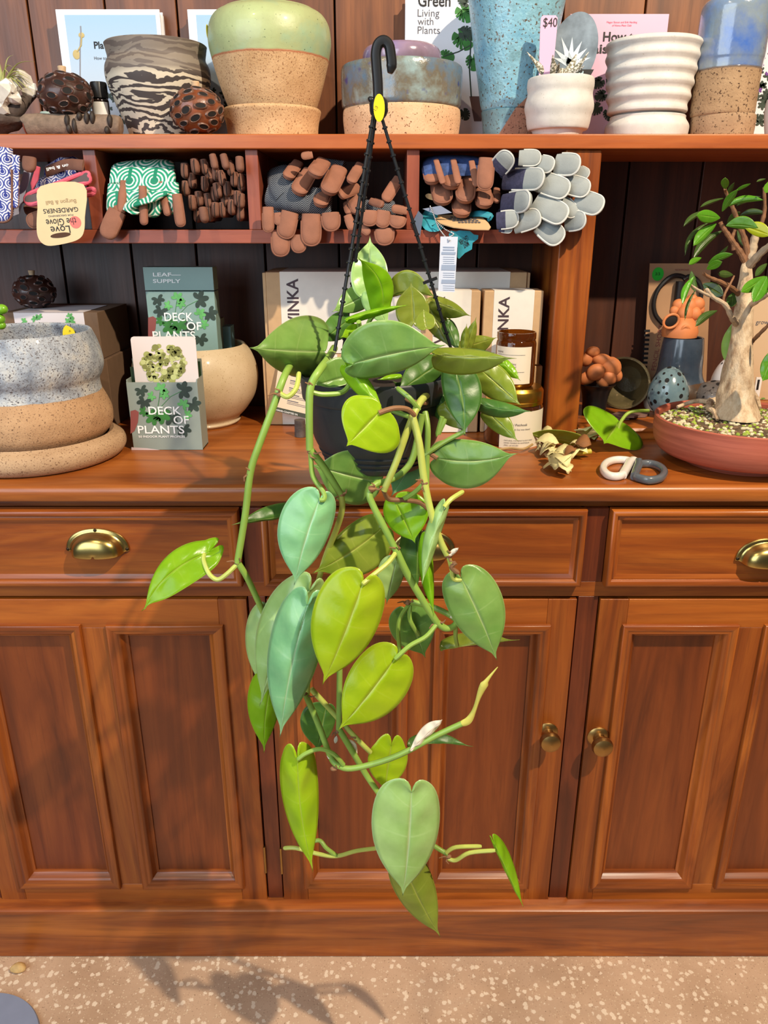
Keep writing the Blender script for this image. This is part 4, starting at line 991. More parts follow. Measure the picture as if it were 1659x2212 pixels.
def leaf_mat(name, c_dark, c_light, vein, rough=.27, trans=.35, tcol=None, blotch=None, spec=.5, bth=(.62, .72)):
    k = NT(name); uv = k.n('ShaderNodeUVMap').outputs[0]; sp = k.n('ShaderNodeSeparateXYZ'); k.put(sp.inputs[0], uv)
    s_ = k.math('ABSOLUTE', k.math('MULTIPLY', k.math('SUBTRACT', sp.outputs[0], .5), 2.0)); t = sp.outputs[1]
    oi = k.n('ShaderNodeObjectInfo').outputs['Random']
    f = k.noise(k.coord(5.0), 22, 4, .6)
    col = k.ramp(f, [(.3, c_dark), (.7, c_light)])
    veins = k.math('SUBTRACT', 1.0, k.math('MULTIPLY', k.math('ABSOLUTE', k.math('SINE', k.math('MULTIPLY', t, pi*4))), 9.0), clamp=True)
    veins = k.math('MULTIPLY', veins, k.math('MULTIPLY', k.math('SUBTRACT', 1.0, s_), .30))
    mid = k.math('SUBTRACT', 1.0, k.math('MULTIPLY', s_, 18.0), clamp=True)
    edge = k.math('MULTIPLY', k.step(s_, .965, .99), .6)
    m_ = k.math('MAXIMUM', k.math('MAXIMUM', veins, k.math('MULTIPLY', mid, .95)), edge)
    col = k.mix(m_, col, vein)
    if blotch: col = k.mix(k.math('MULTIPLY', k.step(k.noise(k.coord(9.0), 34, 3), *bth), k.step(s_, .2, .8)), col, blotch)
    hs = k.n('ShaderNodeHueSaturation'); k.put(hs.inputs['Color'], col); k.put(hs.inputs['Value'], k.math('ADD', .9, k.math('MULTIPLY', oi, .2)))
    k.put(hs.inputs['Hue'], k.math('ADD', .492, k.math('MULTIPLY', oi, .016)))
    k.set(Base_Color=hs.outputs[0], Roughness=rough, Specular_IOR_Level=spec)
    k.bump(k.math('ADD', k.math('MULTIPLY', m_, .12), k.math('MULTIPLY', k.noise(k.coord(), 160, 3), .5)), .35, .0012)
    tr = k.n('ShaderNodeBsdfTranslucent'); k.put(tr.inputs[0], tcol or k.mix(.5, hs.outputs[0], vein))
    mx = k.n('ShaderNodeMixShader'); mx.inputs[0].default_value = trans
    k.t.links.new(k.b.outputs[0], mx.inputs[1]); k.t.links.new(tr.outputs[0], mx.inputs[2]); k.t.links.new(mx.outputs[0], k.out.inputs[0])
    return k.m
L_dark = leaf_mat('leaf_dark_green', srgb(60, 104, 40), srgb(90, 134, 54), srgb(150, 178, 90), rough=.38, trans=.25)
L_mid = leaf_mat('leaf_green', srgb(112, 160, 72), srgb(146, 186, 96), srgb(196, 220, 146), rough=.30, trans=.3)
L_cool = leaf_mat('leaf_cool_green', srgb(120, 186, 128), srgb(156, 212, 150), srgb(200, 232, 184), rough=.27, trans=.25, spec=.6)
L_olive = leaf_mat('leaf_olive', srgb(130, 152, 46), srgb(158, 174, 66), srgb(204, 208, 100), trans=.35)
L_olive_y = leaf_mat('leaf_olive_yellow_spots', srgb(124, 142, 44), srgb(152, 164, 60), srgb(190, 194, 96), trans=.35, blotch=srgb(224, 168, 40))
L_lime = leaf_mat('leaf_lime', srgb(168, 206, 26), srgb(196, 222, 46), srgb(216, 230, 96), trans=.45, tcol=srgb(204, 226, 30))
L_lime_g = leaf_mat('leaf_lime_green', srgb(140, 194, 24), srgb(168, 214, 42), srgb(204, 226, 92), trans=.5, tcol=srgb(176, 226, 30))
L_sage = leaf_mat('leaf_sage', srgb(156, 192, 106), srgb(182, 214, 136), srgb(212, 230, 174), rough=.28, trans=.3, spec=.6)

# ================================================================== things on the worktop
ZC_ = ZC + .0005; ZBB = ZC + .0185
Y0 = 1.153
big_m = twotone('grey_white_speckled_glaze', dict(c1=srgb(118, 126, 140), c2=srgb(168, 174, 182), scale=34, spk=srgb(84, 78, 82), sscale=420, sth=(.57, .66), c3=srgb(200, 198, 192)),
                dict(c1=srgb(176, 136, 98), c2=srgb(196, 156, 116), scale=26, spk=srgb(120, 88, 62), sscale=430, sth=(.60, .67)), .0915, wob=.002, rt=.5, rb=.85, bump=(.7, .5), bscale=(200, 330), coat=.1)
solo('plant_pot', pot_mb(85, 983, Y0, [(972, 120), (945, 140), (921, 160), (903, 165), (884, 165), (862, 158), (844, 151), (823, 150), (808, 158), (790, 164), (765, 163), (738, 157), (716, 149)], zbase=ZC_+.0085, wall=.006, inner=.75, wob=.006), big_m,
     'large wavy pot with speckled grey-white glaze over bare clay at the left end', 'pot')
mb = pot_mb(85, 983, Y0, [(984, 163), (978, 173), (966, 182), (953, 183), (943, 178), (936, 166)], zbase=ZC_, wall=.012, inner=.92, wob=.006)
t = Thing('pot_saucer', 'thick rounded sandy clay saucer under the large wavy grey-white pot', 'saucer')
big_sm = clay('big_saucer_clay', srgb(172, 138, 104), srgb(190, 156, 120), 26, srgb(120, 88, 62), 430, (.60, .67), bump=.6, bscale=260); t.add('dish', mb, big_sm)
cs = P(85, 983, Y0); rs = 183*mpp(953, Y0)
th = atan2(PZ(170, 1010, ZC+.014).y-Y0, P(170, 1010, 1.04).x-cs.x); q = Vector((cs.x+rs*.985*cos(th), Y0+rs*.985*sin(th), ZC+.014)); tn = Vector((-sin(th), cos(th), 0))
t.add('maker_stamp', lettering(MB(), 'TG', q-tn*.006, tn, (0, 0, 1), .007, nrm=(cos(th), sin(th), 0), thick=.0012), plain('stamp_shadow', srgb(92, 68, 48), .9), smooth=False)
t.done()
t = Thing('price_sticker', 'round yellow price sticker on the inner rim of the large wavy pot', 'sticker')
c = P(149, 722, Y0+.088); mm = MB().prism([(.0112*cos(2*pi*i/32), .0145*sin(2*pi*i/32)) for i in range(32)], c, (.97, -.2, 0), (0, .1, 1), (0, .0006, 0))
t.add('disc', mm, yellow, smooth=False)
for s_, dx, dz in (('x', .001, .004), ('145', -.007, -.0045)): t.add('lettering', lettering(MB(), s_, c+Vector((dx, -.0006-.2*dx, dz)), (.97, -.2, 0), Z_, .0042, nrm=(0, -1, 0), thick=.0004), black_ink, smooth=False)
t.done()
t = Thing('succulent_sprig', 'sprig of plump round green leaves at the left edge above the large wavy pot', 'succulent')
gm = plain('bead_leaf', srgb(120, 176, 40), .3, var=.15, coat=.2)
t.add('stem', MB().tube(cr([P(-40, 760, 1.16), P(-22, 710, 1.14), P(-12, 668, 1.13)], 5), .0025), gm)
for px, py, r in ((4, 668, 12), (-4, 690, 14), (2, 703, 10), (-14, 664, 12), (-24, 690, 14), (-18, 716, 12)): t.add('leaf', MB().blob(P(px, py, 1.135), (r*.00072, r*.0006, r*.0006), 14, 10), gm)
t.done()
# ---- card boxes
def boxface(x0, x1, y0, y1, Y): return P(x0, (y0+y1)/2, Y).x, P(x1, (y0+y1)/2, Y).x, zpx(y1, Y), zpx(y0, Y)
deckg = plain('grey_green_card', srgb(140, 150, 140), .5, var=.03); deckin = plain('dark_green_card', srgb(40, 66, 36), .6)
deckf = plain('teal_grey_card', srgb(132, 160, 152), .45, var=.03)
rose = plain('rose_brown_ink', srgb(140, 72, 66), .6)
def deck_art(t, par, x0, y0, s, Y, lim):
    dk_, lt_, md = MB(), MB(), MB()
    for cx, cy, r, a_ in ((22, 10, 16, 1.2), (30, 36, 18, 1.9), (116, 12, 22, -.2), (140, 42, 20, .9), (92, 70, 22, 2.0), (120, 100, 18, 1.3)): lobed(dk_, x0+cx*s, y0+cy*s, r*s*1.1, a_, Y)
    for cx, cy, r, a_ in ((48, 24, 11, 2.6), (66, 10, 15, -.9), (74, 20, 12, .5), (118, 46, 14, -.9), (126, 68, 12, .2)): lobed(lt_, x0+cx*s, y0+cy*s, r*s*1.15, a_, Y-.0002)
    for cx, cy, r, a_ in ((52, 72, 20, 2.5), (70, 66, 22, 1.6), (30, 60, 12, 2.7)): lobed(md, x0+cx*s, y0+cy*s, r*s*1.1, a_, Y-.0001)
    t.add('printed_leaves', dk_, leaf_ink_d, parent=par, smooth=False); t.add('printed_leaves', lt_, leaf_ink_l, parent=par, smooth=False); t.add('printed_leaves', md, leaf_ink, parent=par, smooth=False)
    st = MB(); st.tube([P(x0+56*s, y0+80*s, Y), P(x0+64*s, y0+30*s, Y), P(x0+66*s, y0+14*s, Y)], .0006, 5); st.tube([P(x0+60*s, y0+58*s, Y), P(x0+90*s, y0+26*s, Y), P(x0+114*s, y0+14*s, Y)], .0006, 5)
    t.add('printed_stem', st, leaf_ink, parent=par)
    pm = MB(); flat(pm, [(lim[0]+1, lim[1]), (lim[0]+12*s, lim[1]-3*s), (lim[0]+20*s, lim[1]+2*s), (lim[0]+18*s, lim[1]+26*s), (lim[0]+10*s, lim[1]+46*s), (lim[0]+1, lim[1]+52*s)], Y-.0003); t.add('printed_pot', pm, rose, parent=par, smooth=False)
# front open box
Yd = 1.182; x0, x1, z0, z1 = boxface(281, 432, 826, 973, Yd); z0 = ZC_
t = Thing('card_box', 'open grey box of plant cards with a card standing up', 'card box')
D = .040; w_ = .0016
m = MB(); m.box(x0, x1, Yd, Yd+w_, z0, z1).box(x0, x0+w_, Yd+w_, Yd+D, z0, z1+.004).box(x1-w_, x1, Yd+w_, Yd+D, z0, z1+.004).box(x0, x1, Yd+D, Yd+D+w_, z0, z1+.030).box(x0, x1, Yd+w_, Yd+D, z0, z0+w_)
bk = t.add('box', m, deckg)
t.add('lining', MB().box(x0+w_, x0+.016, Yd+.022, Yd+.0232, z0+.01, z1+.020).box(x1-.016, x1-w_, Yd+.022, Yd+.0232, z0+.01, z1+.020).box(x0+w_, x1-w_, Yd+D-.003, Yd+D-.001, z0+.01, z1+.026), deckin, kind=None)
deck_art(t, bk, 284, 832, .94, Yd, (281, 888))
for s_, px, py, cap, wd in (('DECK', 322, 895, 17, 70), ('OF', 376, 915, 17, 33), ('PLANTS', 299, 936, 17, 100), ('50 INDOOR PLANT PROFILES', 300, 945, 4.5, 100)): txt(t, s_, px, py, cap, Yd, white_ink, bk, wd, .012 if cap > 10 else .02, thick=.0009)
g = MB(); flat(g, [(284, 966), (318, 968), (346, 972), (284, 972)], Yd-.0002); t.add('printed_band', g, plain('pale_pink_ink', srgb(206, 188, 186), .6), parent=bk, smooth=False); t.done()
Yk_ = Yd+.016
t = Thing('plant_card', 'pale card printed with a round-leaved plant standing in the open card box', 'card')
xa, xb, za, zb = boxface(287, 426, 727, 830, Yk_)
pts = [(xa, za-.05), (xb, za-.05), (xb, zb-.005), (xb-.0015, zb-.0015), (xb-.005, zb), (xa+.005, zb), (xa+.0015, zb-.0015), (xa, zb-.005)]
ck = t.add('card', MB().prism([(p[0], p[1]) for p in pts], (0, Yk_, 0), X_, Z_, (0, .001, 0)), plain('cream_pink_card', srgb(228, 212, 204), .5), smooth=False)
for col_, n_, sd in ((srgb(166, 168, 92), 60, 1), (srgb(198, 200, 130), 44, 2), (srgb(132, 132, 66), 30, 3)):
    rr = random.Random(sd); g = MB()
    for i in range(n_):
        an = rr.random()*6.28; q = sqrt(rr.random()); px, py = 362+46*q*cos(an)-8, 785+40*q*sin(an)
        if py > 822: continue
        r = rr.uniform(3.5, 8); b = len(g.v)
        for j in range(12): g.v.append(P(px+r*cos(j*pi/6), py+r*.9*sin(j*pi/6), Yk_)+Vector((0, -.0003-.0002*sd, 0)))
        g.face(*range(b, b+12))
    t.add('printed_leaves', g, plain('card_leaf_ink', col_, .6), parent=ck, smooth=False)
t.done()
# cream bowl with two closed boxes standing in it
Yb_ = 1.372
cream = clay('cream_stoneware', srgb(196, 174, 138), srgb(212, 192, 158), 20, srgb(170, 144, 108), 400, (.64, .7), rough=.5, bump=.1, coat=.1)
solo('bowl', pot_mb(432, 912, Yb_, [(912, 82), (905, 87), (898, 86), (880, 104), (850, 124), (815, 133), (785, 131), (760, 122), (744, 111)], zbase=ZC_, wall=.006, inner=.88), cream,
     'round cream stoneware bowl on the worktop behind the open card box', 'bowl')
Y2 = 1.335; x0, x1, z0, z1 = boxface(319, 466, 577, 775, Y2)
t = Thing('card_box', 'closed teal-grey box of plant cards standing in the cream bowl', 'card box')
zl = zpx(628, Y2); zbt = ZC+.052
bk = t.add('box', MB().box(x0, x1, Y2, Y2+.034, zbt, zl-.0012), deckf, bevel=.0006)
lk = t.add('lid', MB().box(x0-.0003, x1+.0003, Y2-.0003, Y2+.0343, zl+.0004, z1), deckf, bevel=.0006)
deck_art(t, bk, 320, 636, .94, Y2, (319, 686))
for s_, px, py, cap, wd in (('DECK', 356, 693, 17, 62), ('OF', 404, 713, 17, 32), ('PLANTS', 331, 733, 17, 92)): txt(t, s_, px, py, cap, Y2, white_ink, bk, wd, .012, thick=.0009)
txt(t, 'LEAF\u2014', 331, 597, 7.5, Y2-.0003, white_ink, lk, 60, .02); txt(t, 'SUPPLY', 331, 611, 7.5, Y2-.0003, white_ink, lk, 60, .02); t.done()
x0, x1, z0, z1 = boxface(470, 485, 686, 775, 1.40)
solo('card_box', MB().box(x0, x1, 1.37, 1.41, ZC+.05, z1), plain('grey_card', srgb(120, 126, 112), .6), 'narrow grey box standing in the cream bowl right of the teal-grey box', 'box', bevel=.0006)
x0, x1, z0, z1 = boxface(489, 506, 701, 760, 1.42)
solo('card_box', MB().box(x0, x1, 1.39, 1.425, ZC+.05, z1), plain('pale_blue_card', srgb(120, 160, 172), .6), 'small pale blue box corner standing at the back of the cream bowl', 'box', bevel=.0006)
# kraft boxes behind the large pot
kraft_dull = plain('dull_brown_board', srgb(112, 86, 64), .8, var=.06, scale=60)
floral = plain('white_label', srgb(222, 212, 212), .55)
Yx = 1.33
x0, x1, z0, z1 = boxface(12, 216, 675, 776, Yx); zm = zpx(776, Yx)
t = Thing('kraft_box', 'kraft box with a floral white label behind the large wavy pot, upper of two', 'box')
bk = t.add('box', MB().box(x0, x1, Yx, 1.488, zm, z1), kraft_dull, bevel=.001)
xa, xb, *_ = boxface(37, 187, 675, 776, Yx)
t.add('label', MB().box(xa, xb, Yx-.0006, Yx-.0001, zm+.002, z1-.0005).box(xa, xb, Yx-.0006, 1.45, z1+.0002, z1+.0007), floral, parent=bk)
g = MB()
for px, py in ((76, 690), (84, 682), (150, 684), (158, 692), (144, 694), (50, 694)): lobed(g, px, py, 9, R.random()*6, Yx-.0008)
t.add('printed_leaves', g, leaf_ink_l, parent=bk, smooth=False); t.done()
solo('kraft_box', MB().box(x0-.004, x1+.006, Yx, 1.488, ZC_, zm-.0005), kraft_dull, 'plain kraft box behind the large wavy pot, lower of two', 'box', bevel=.001)
rp = 42*mpp(640, 1.40); seed_pod(Vector((P(76, 640, 1.40).x, 1.40, z1+.0012+rp*.8)), rp, pod_d, pod_rim_d, 'dark seed pod with cork stopper sitting on the kraft box in the shadow', 9, 46, .82)
# ---- white-banded kraft boxes
band = plain('white_band_paper', srgb(226, 220, 208), .6, var=.03, scale=60); inkp = plain('plum_ink', srgb(70, 52, 58), .6)
def vtext(t, s_, px, py, wd, ht, Y, par):
    o = P(px, py, Y); t.add('lettering', lettering(MB(), s_, o, Z_, (-1, 0, 0), wd*mpp(py, Y), ht*mpp(py, Y), .018, nrm=(0, -1, 0), thick=.0009), inkp, parent=par, smooth=False)
Yv = 1.345; x0, x1, z0, z1 = boxface(563, 1150, 588, 764, Yv)
x0 = P(566, 600, Yv).x; x1 = P(1147, 590, Yv).x
t = Thing('kraft_box', 'wide kraft box with a white paper band behind the hanging plant', 'box')
bk = t.add('box', MB().box(x0+.006, x1-.006, Yv, 1.488, z0, z1), kraft, bevel=.0015)
t.add('flap', MB().box(x0, x0+.0055, Yv+.004, 1.486, z0, z1-.001), kraft, bevel=.001); t.add('flap', MB().box(x1-.0055, x1, Yv+.004, 1.486, z0, z1-.001), kraft, bevel=.001)
xa, xb = P(606, 640, Yv).x, P(1102, 600, Yv).x
t.add('band', MB().box(xa, xb, Yv-.0006, Yv-.0001, z0+.001, z1+.0002).box(xa, xb, Yv-.0006, 1.48, z1+.0002, z1+.0007), band, parent=bk)
vtext(t, 'VINKA', 647, 704, 24, 98, Yv, bk); t.done()
t = Thing('kraft_box', 'kraft box with a leaflet hanging down its front, below the wide banded box', 'box')
x0b, x1b = P(572, 850, Yv).x, P(1120, 850, Yv).x
bk = t.add('box', MB().box(x0b+.004, x1b, Yv, 1.488, ZC_, z0-.0006), kraft, bevel=.0015)
t.add('flap', MB().box(x0b-.0015, x0b+.0035, Yv+.004, 1.486, ZC_, z0-.0015), kraft, bevel=.001)
xa = P(608, 850, Yv).x; t.add('band', MB().box(xa, xa+.10, Yv-.0006, Yv-.0001, ZC_+.001, z0-.001), band, parent=bk); t.done()
t = Thing('leaflet', 'printed instruction leaflet leaning on the lower kraft box left of the black pot', 'leaflet')
q = [P(604, 772, 1.337), P(690, 792, 1.337), P(672, 906, 1.318), P(588, 886, 1.318)]
def qpt(u, v, off=.0008): return (q[0]*(1-u)+q[1]*u)*(1-v) + (q[3]*(1-u)+q[2]*u)*v + Vector((0, -off, 0))
m = MB(); m.v += q; m.face(0, 1, 2, 3); lk = t.add('sheet', m, plain('leaflet_paper', srgb(222, 200, 172), .6), solid=.0008, smooth=False)
m = MB(); b = 0
for v0 in (.22, .36, .50, .62, .74):
    for j, (dv, ua, ub) in enumerate(((0, .34, .62), (.035, .34, .92), (.062, .34, .88))):
        h_ = .016 if j == 0 else .008; b = len(m.v); m.v += [qpt(ua, v0+dv), qpt(ub, v0+dv), qpt(ub, v0+dv+h_), qpt(ua, v0+dv+h_)]; m.face(b, b+1, b+2, b+3)
t.add('printed_text', m, grey_ink, parent=lk, smooth=False, kind='stuff')
m = MB(); m.v += [qpt(0, .92), qpt(1, .92), qpt(1, 1), qpt(0, 1)]; m.face(0, 1, 2, 3); t.add('printed_band', m, plain('dark_band', srgb(60, 64, 48), .6), parent=lk, smooth=False)
ax = (q[2]-q[3]).normalized(); t.add('lettering', lettering(MB(), 'HAND-CRAFTED IN', qpt(.1, .985, .0012), ax, Z_, .003, None, .02, nrm=(0, -1, 0), thick=.0004), white_ink, parent=lk, smooth=False); t.done()
def small_box(xa_, xb_, yt, yb, Y, ba, bb, label, vt=None):
    a, b = P(xa_, (yt+yb)/2, Y).x, P(xb_, (yt+yb)/2, Y).x; z1 = zpx(yt, Y); z0 = zpx(yb, Y) if yb < 900 else ZC_
    t = Thing('kraft_box', label, 'box'); bk = t.add('box', MB().box(a, b, Y, 1.343, z0+.0004, z1), kraft, bevel=.002)
    c, d = P(ba, (yt+yb)/2, Y).x, P(bb, (yt+yb)/2, Y).x
    t.add('band', MB().box(c, d, Y-.0006, Y-.0001, z0+.001, z1+.0002).box(c, d, Y-.0006, 1.34, z1+.0002, z1+.0007), band, parent=bk)
    if vt: vtext(t, 'VINKA', vt[0], vt[1], 22, 100, Y, bk)
    t.done()
small_box(912, 1036, 628, 789, 1.29, 935, 1016, 'small kraft box with white band, left of the pair behind the right hanger wire', (958, 744))
small_box(1043, 1170, 628, 789, 1.29, 1064, 1150, 'small kraft box with white band and plum lettering behind the open amber jar', (1095, 744))
small_box(908, 1034, 790.5, 950, 1.29, 931, 1012, 'kraft box with white band standing on the worktop under the left small kraft box')
small_box(1040, 1167, 790.5, 950, 1.29, 1061, 1147, 'kraft box with white band standing on the worktop behind the gold-lidded jar')
t = Thing('wood_stub', 'short dark barked wood stub standing on the worktop beside the black pot', 'wood stub'); a = P(649, 940, 1.265)
t.add('bark', pot_mb(649, 940, 1.265, [(943, 12), (925, 11.5), (907, 11.5)], zbase=ZC_, wall=.001, inner=.02, wob=.05, n=28), bark); t.done() if False else None
solo('wood_stub', pot_mb(649, 940, 1.265, [(943, 12), (925, 11.5), (907, 11.5)], zbase=ZC_, wall=.001, inner=.02, wob=.05, n=28), bark, 'short dark barked wood stub standing on the worktop beside the black pot', 'wood stub')
# ---- candle jars
amber = NT('amber_glass'); amber.set(Base_Color=srgb(128, 66, 14), Roughness=.05, Transmission_Weight=.72, IOR=1.45, Coat_Weight=.3); amber = amber.m
amber_d = plain('dark_amber_glass', srgb(64, 30, 8), .08, coat=.6)
gold = plain('gold_lid', srgb(206, 158, 62), .3, 1.0); labelp = plain('cream_label', srgb(232, 222, 200), .55)
def jar_label(t, cx, Y, r, a0, a1, za, zb, par):
    m = MB(); m.grid([[(cx+r*sin(radians(a)), Y-r*cos(radians(a)), z) for a in [a0+(a1-a0)*i/16 for i in range(17)]] for z in (za, zb)]); return t.add('label', m, labelp, parent=par)
def ltext(t, s_, cx, Y, r, a, z, cap, par, mat=None):
    q = Vector((cx+r*sin(radians(a)), Y-r*cos(radians(a)), z)); m = lettering(MB(), s_, (0, 0, 0), X_, Z_, cap, nrm=(0, -1, 0), thick=.0)
    for i, v in enumerate(m.v): an = radians(a)+v.x/r; m.v[i] = Vector((cx+(r+.0004)*sin(an), Y-(r+.0004)*cos(an), z+v.z))
    t.add('lettering', m, mat or grey_ink, parent=par, smooth=False)
Yj = 1.238; mj = mpp(900, Yj); cx = P(1108, 900, Yj).x
t = Thing('candle_jar', 'amber glass candle jar with a gold lid and cream label standing on the worktop', 'jar')
r = 62*mj; zt_ = zpx(868, Yj)
jk = t.add('glass', MB().lathe((cx, Yj), [(0, ZC_), (r*.93, ZC_), (r*.985, ZC_+.003), (r, ZC_+.008), (r, zt_-.004), (r*.96, zt_), (0, zt_)], 56), amber_d)
zl = zpx(832, Yj); t.add('lid', MB().lathe((cx, Yj), [(r*.9, zt_+.0005), (r*.985, zt_+.0008), (r*.985, zt_+.006), (r*.965, zt_+.007), (r*.985, zt_+.008), (r*.985, zl-.006), (r*.96, zl-.004), (r*.90, zl), (0, zl)], 56), gold, label='gold screw lid')
lk = jar_label(t, cx, Yj, r+.0004, -34, 76, zpx(955, Yj), zpx(868, Yj)-.006, jk)
for s_, z, cap in (('wood / Patchouli', zpx(905, Yj), .0036), ('Triple Wick Soy wax blend', zpx(914, Yj), .0026), ('NATURAL COCONUT & SOY WAX', zpx(937, Yj), .0021), ('HAND POURED IN AUSTRALIA', zpx(942, Yj), .0021), ('300G / 60 HOURS', zpx(947, Yj), .0021)): ltext(t, s_, cx, Yj, r+.0006, -24, z, cap, lk)
t.done()
t = Thing('candle_jar', 'open empty amber glass jar with cream label standing on the gold lid', 'jar'); cx2 = P(1113, 780, Yj).x; r = 42.5*mpp(780, Yj); z0 = zl+.0004; zt_ = zpx(716, Yj)
h_ = zt_-z0; pr = [(0, z0), (r*.9, z0), (r*.98, z0+.003), (r, z0+.008), (r, zt_-.018), (r*.97, zt_-.014), (r*.94, zt_-.0125), (r*.97, zt_-.010), (r*.97, zt_-.003), (r*.95, zt_), (r*.90, zt_), (r*.89, zt_-.012), (r*.93, zt_-.02), (r*.93, z0+.006), (0, z0+.006)]
jk = t.add('glass', MB().lathe((cx2, Yj), pr, 56), amber)
lk = jar_label(t, cx2, Yj, r+.0004, -78, 40, zpx(822, Yj), zpx(744, Yj), jk)
for s_, z, cap in (('NOIMIE', zpx(757, Yj), .0026), ('Nomdance', zpx(775, Yj), .0036), ('Lavender / Ylang Ylang', zpx(781, Yj), .0026), ('Vetiver wick & cedarwood', zpx(787, Yj), .0022), ('Pure soy wax', zpx(806, Yj), .0020)): ltext(t, s_, cx2, Yj, r+.0006, -68, z, cap, lk, grey_ink)
for zz_ in (761, 797): t.add('printed_line', MB().grid([[(cx2+(r+.0008)*sin(radians(a)), Yj-(r+.0008)*cos(radians(a)), z) for a in range(-66, 22, 6)] for z in (zpx(zz_, Yj), zpx(zz_, Yj)+.0004)]), grey_ink, parent=lk)
t.done()
# ---- cut leaves, clippings, rings
dry = plain('dry_cream_leaf', srgb(228, 216, 154), .7, var=.16, scale=60, bump=.3); dry2 = plain('dry_brown_leaf', srgb(140, 92, 50), .75, var=.3, scale=60)
for i in range(36):
    px, py = R.gauss(1205, 34), R.gauss(950, 19); zc = ZC + .006 + max(0, .040-abs(px-1222)*.0006-abs(py-940)*.0004)
    px = min(max(px, 1128), 1300); py = min(max(py, 905), 990); 
    p = PZ(px, py+10, zc); 
    if p.y > 1.235: p.y = 1.235
    p.z = zc
    a_ = R.uniform(0, 6.28); ln = R.uniform(.020, .040); d = Vector((cos(a_), sin(a_)*.7, R.uniform(-.3, .5))); sd = d.cross(Vector((R.uniform(-.4, .4), R.uniform(-.5, .1), 1))).normalized()*ln*R.uniform(.22, .4)
    up_ = Vector((0, 0, ln*R.uniform(.1, .3))); rows = []
    for j in range(7):
        f = j/6; w_ = sin(pi*min(.97, f*.95+.03))**.8; c = p + d*(ln*(f-.5)) + up_*(4*f*(1-f)) 
        rows.append([c-sd*w_+Vector((0, 0, .004*w_)), c, c+sd*w_*1.1+Vector((0, 0, .003*sin(f*7)))])
    m = MB().grid(rows); lo = min(v.z for v in m.v)
    gap = ZC+.0008+.010*(i%4)*.55-lo
    for v in m.v: v.z += gap
    brown = i % 6 == 5
    solo('leaf_clipping', m, dry2 if brown else dry, 'shrivelled brown leaf scrap in the pile right of the candle jars' if brown else 'curled dry cream leaf in the pile right of the candle jars', 'dry leaf',
         'brown leaf scraps in the pile' if brown else 'cream dry leaves in the pile', solid=.0005)
def on_top(mb, lift=.001):
    lo = min(v.z for v in mb.v); 
    for v in mb.v: v.z += ZC+lift-lo
    return mb
t = Thing('cut_leaf', 'large green heart-shaped leaf with its stem lying on the worktop left of the bonsai', 'leaf')
t.add('blade', on_top(leaf_mb((1333, 944), (1303, 989), 78, 72, 1.205, 1.155, true_w=.1, arch=.0, lob=.8)), L_lime_g, solid=.0006)
t.add('blade_half', leaf_mb((1331, 946), (1254, 932), 10, 40, 1.19, 1.20, sA=1, sB=-1, true_w=.6), L_lime_g, solid=.0006) if False else None
t.add('stem', MB().tube(cr([P(1331, 946, 1.19), P(1334, 930, 1.195), P(1343, 908, 1.20), P(1362, 890, 1.205), P(1402, 887, 1.21)], 6), [.0028]*18+[.0026]*7), plain('leaf_stem', srgb(150, 176, 60), .5)); t.done()
solo('cut_leaf', on_top(leaf_mb((1250, 962), (1140, 942), 26, 14, 1.19, 1.20, sA=-1, sB=1, true_w=.6)), L_olive, 'olive green leaf with a curled tip under the dry leaf pile', 'leaf', solid=.0006)
solo('stem_piece', MB().tube([PZ(1234, 979, ZC+.008), PZ(1252, 978, ZC+.009), PZ(1276, 975, ZC+.010)], .0042, 10), plain('cut_stem', srgb(196, 184, 64), .5), 'short cut yellow-green stem piece in front of the dry leaf pile', 'stem')
solo('stem_piece', MB().tube(cr([PZ(1075, 972, ZC+.004), PZ(1100, 968, ZC+.005), PZ(1130, 970, ZC+.006), PZ(1150, 960, ZC+.008)], 4), .002, 8), plain('dry_stem', srgb(170, 140, 90), .6), 'thin dry stem lying in front of the gold-lidded jar', 'stem')
def ring_thing(pts, lip, mat, label):
    zr = ZC+.0062; path = cr([PZ(x, y, zr) for x, y in pts], 5, True); t = Thing('d_ring', label, 'ring')
    t.add('ring', MB().sweep(path+[path[0]], [(.0050, .0056)]*(len(path)+1), up=(0, 0, 1), n=12, e=2.6, caps=False), mat)
    t.add('bar', MB().sweep(cr([PZ(*p, zr) for p in lip], 4), [(.0060, .0058)]*(4*(len(lip)-1)+1), up=(0, 0, 1), n=12, e=3), mat); t.done()
ring_thing([(1303, 1013), (1309, 1001), (1325, 994), (1345, 993), (1360, 997), (1354, 1012), (1346, 1025), (1330, 1029), (1312, 1025)], [(1369, 994), (1361, 999), (1353, 1013), (1345, 1026)], plain('white_glaze', srgb(236, 228, 218), .25, coat=.4), 'white D-shaped ring lying on the front of the worktop')
ring_thing([(1378, 1005), (1397, 1001), (1416, 1004), (1430, 1012), (1435, 1022), (1426, 1033), (1405, 1037), (1386, 1034), (1373, 1027)], [(1379, 997), (1379, 1006), (1374, 1018), (1371, 1029)], plain('slate_glaze', srgb(92, 98, 104), .25, coat=.4), 'dark grey D-shaped ring lying beside the white ring')
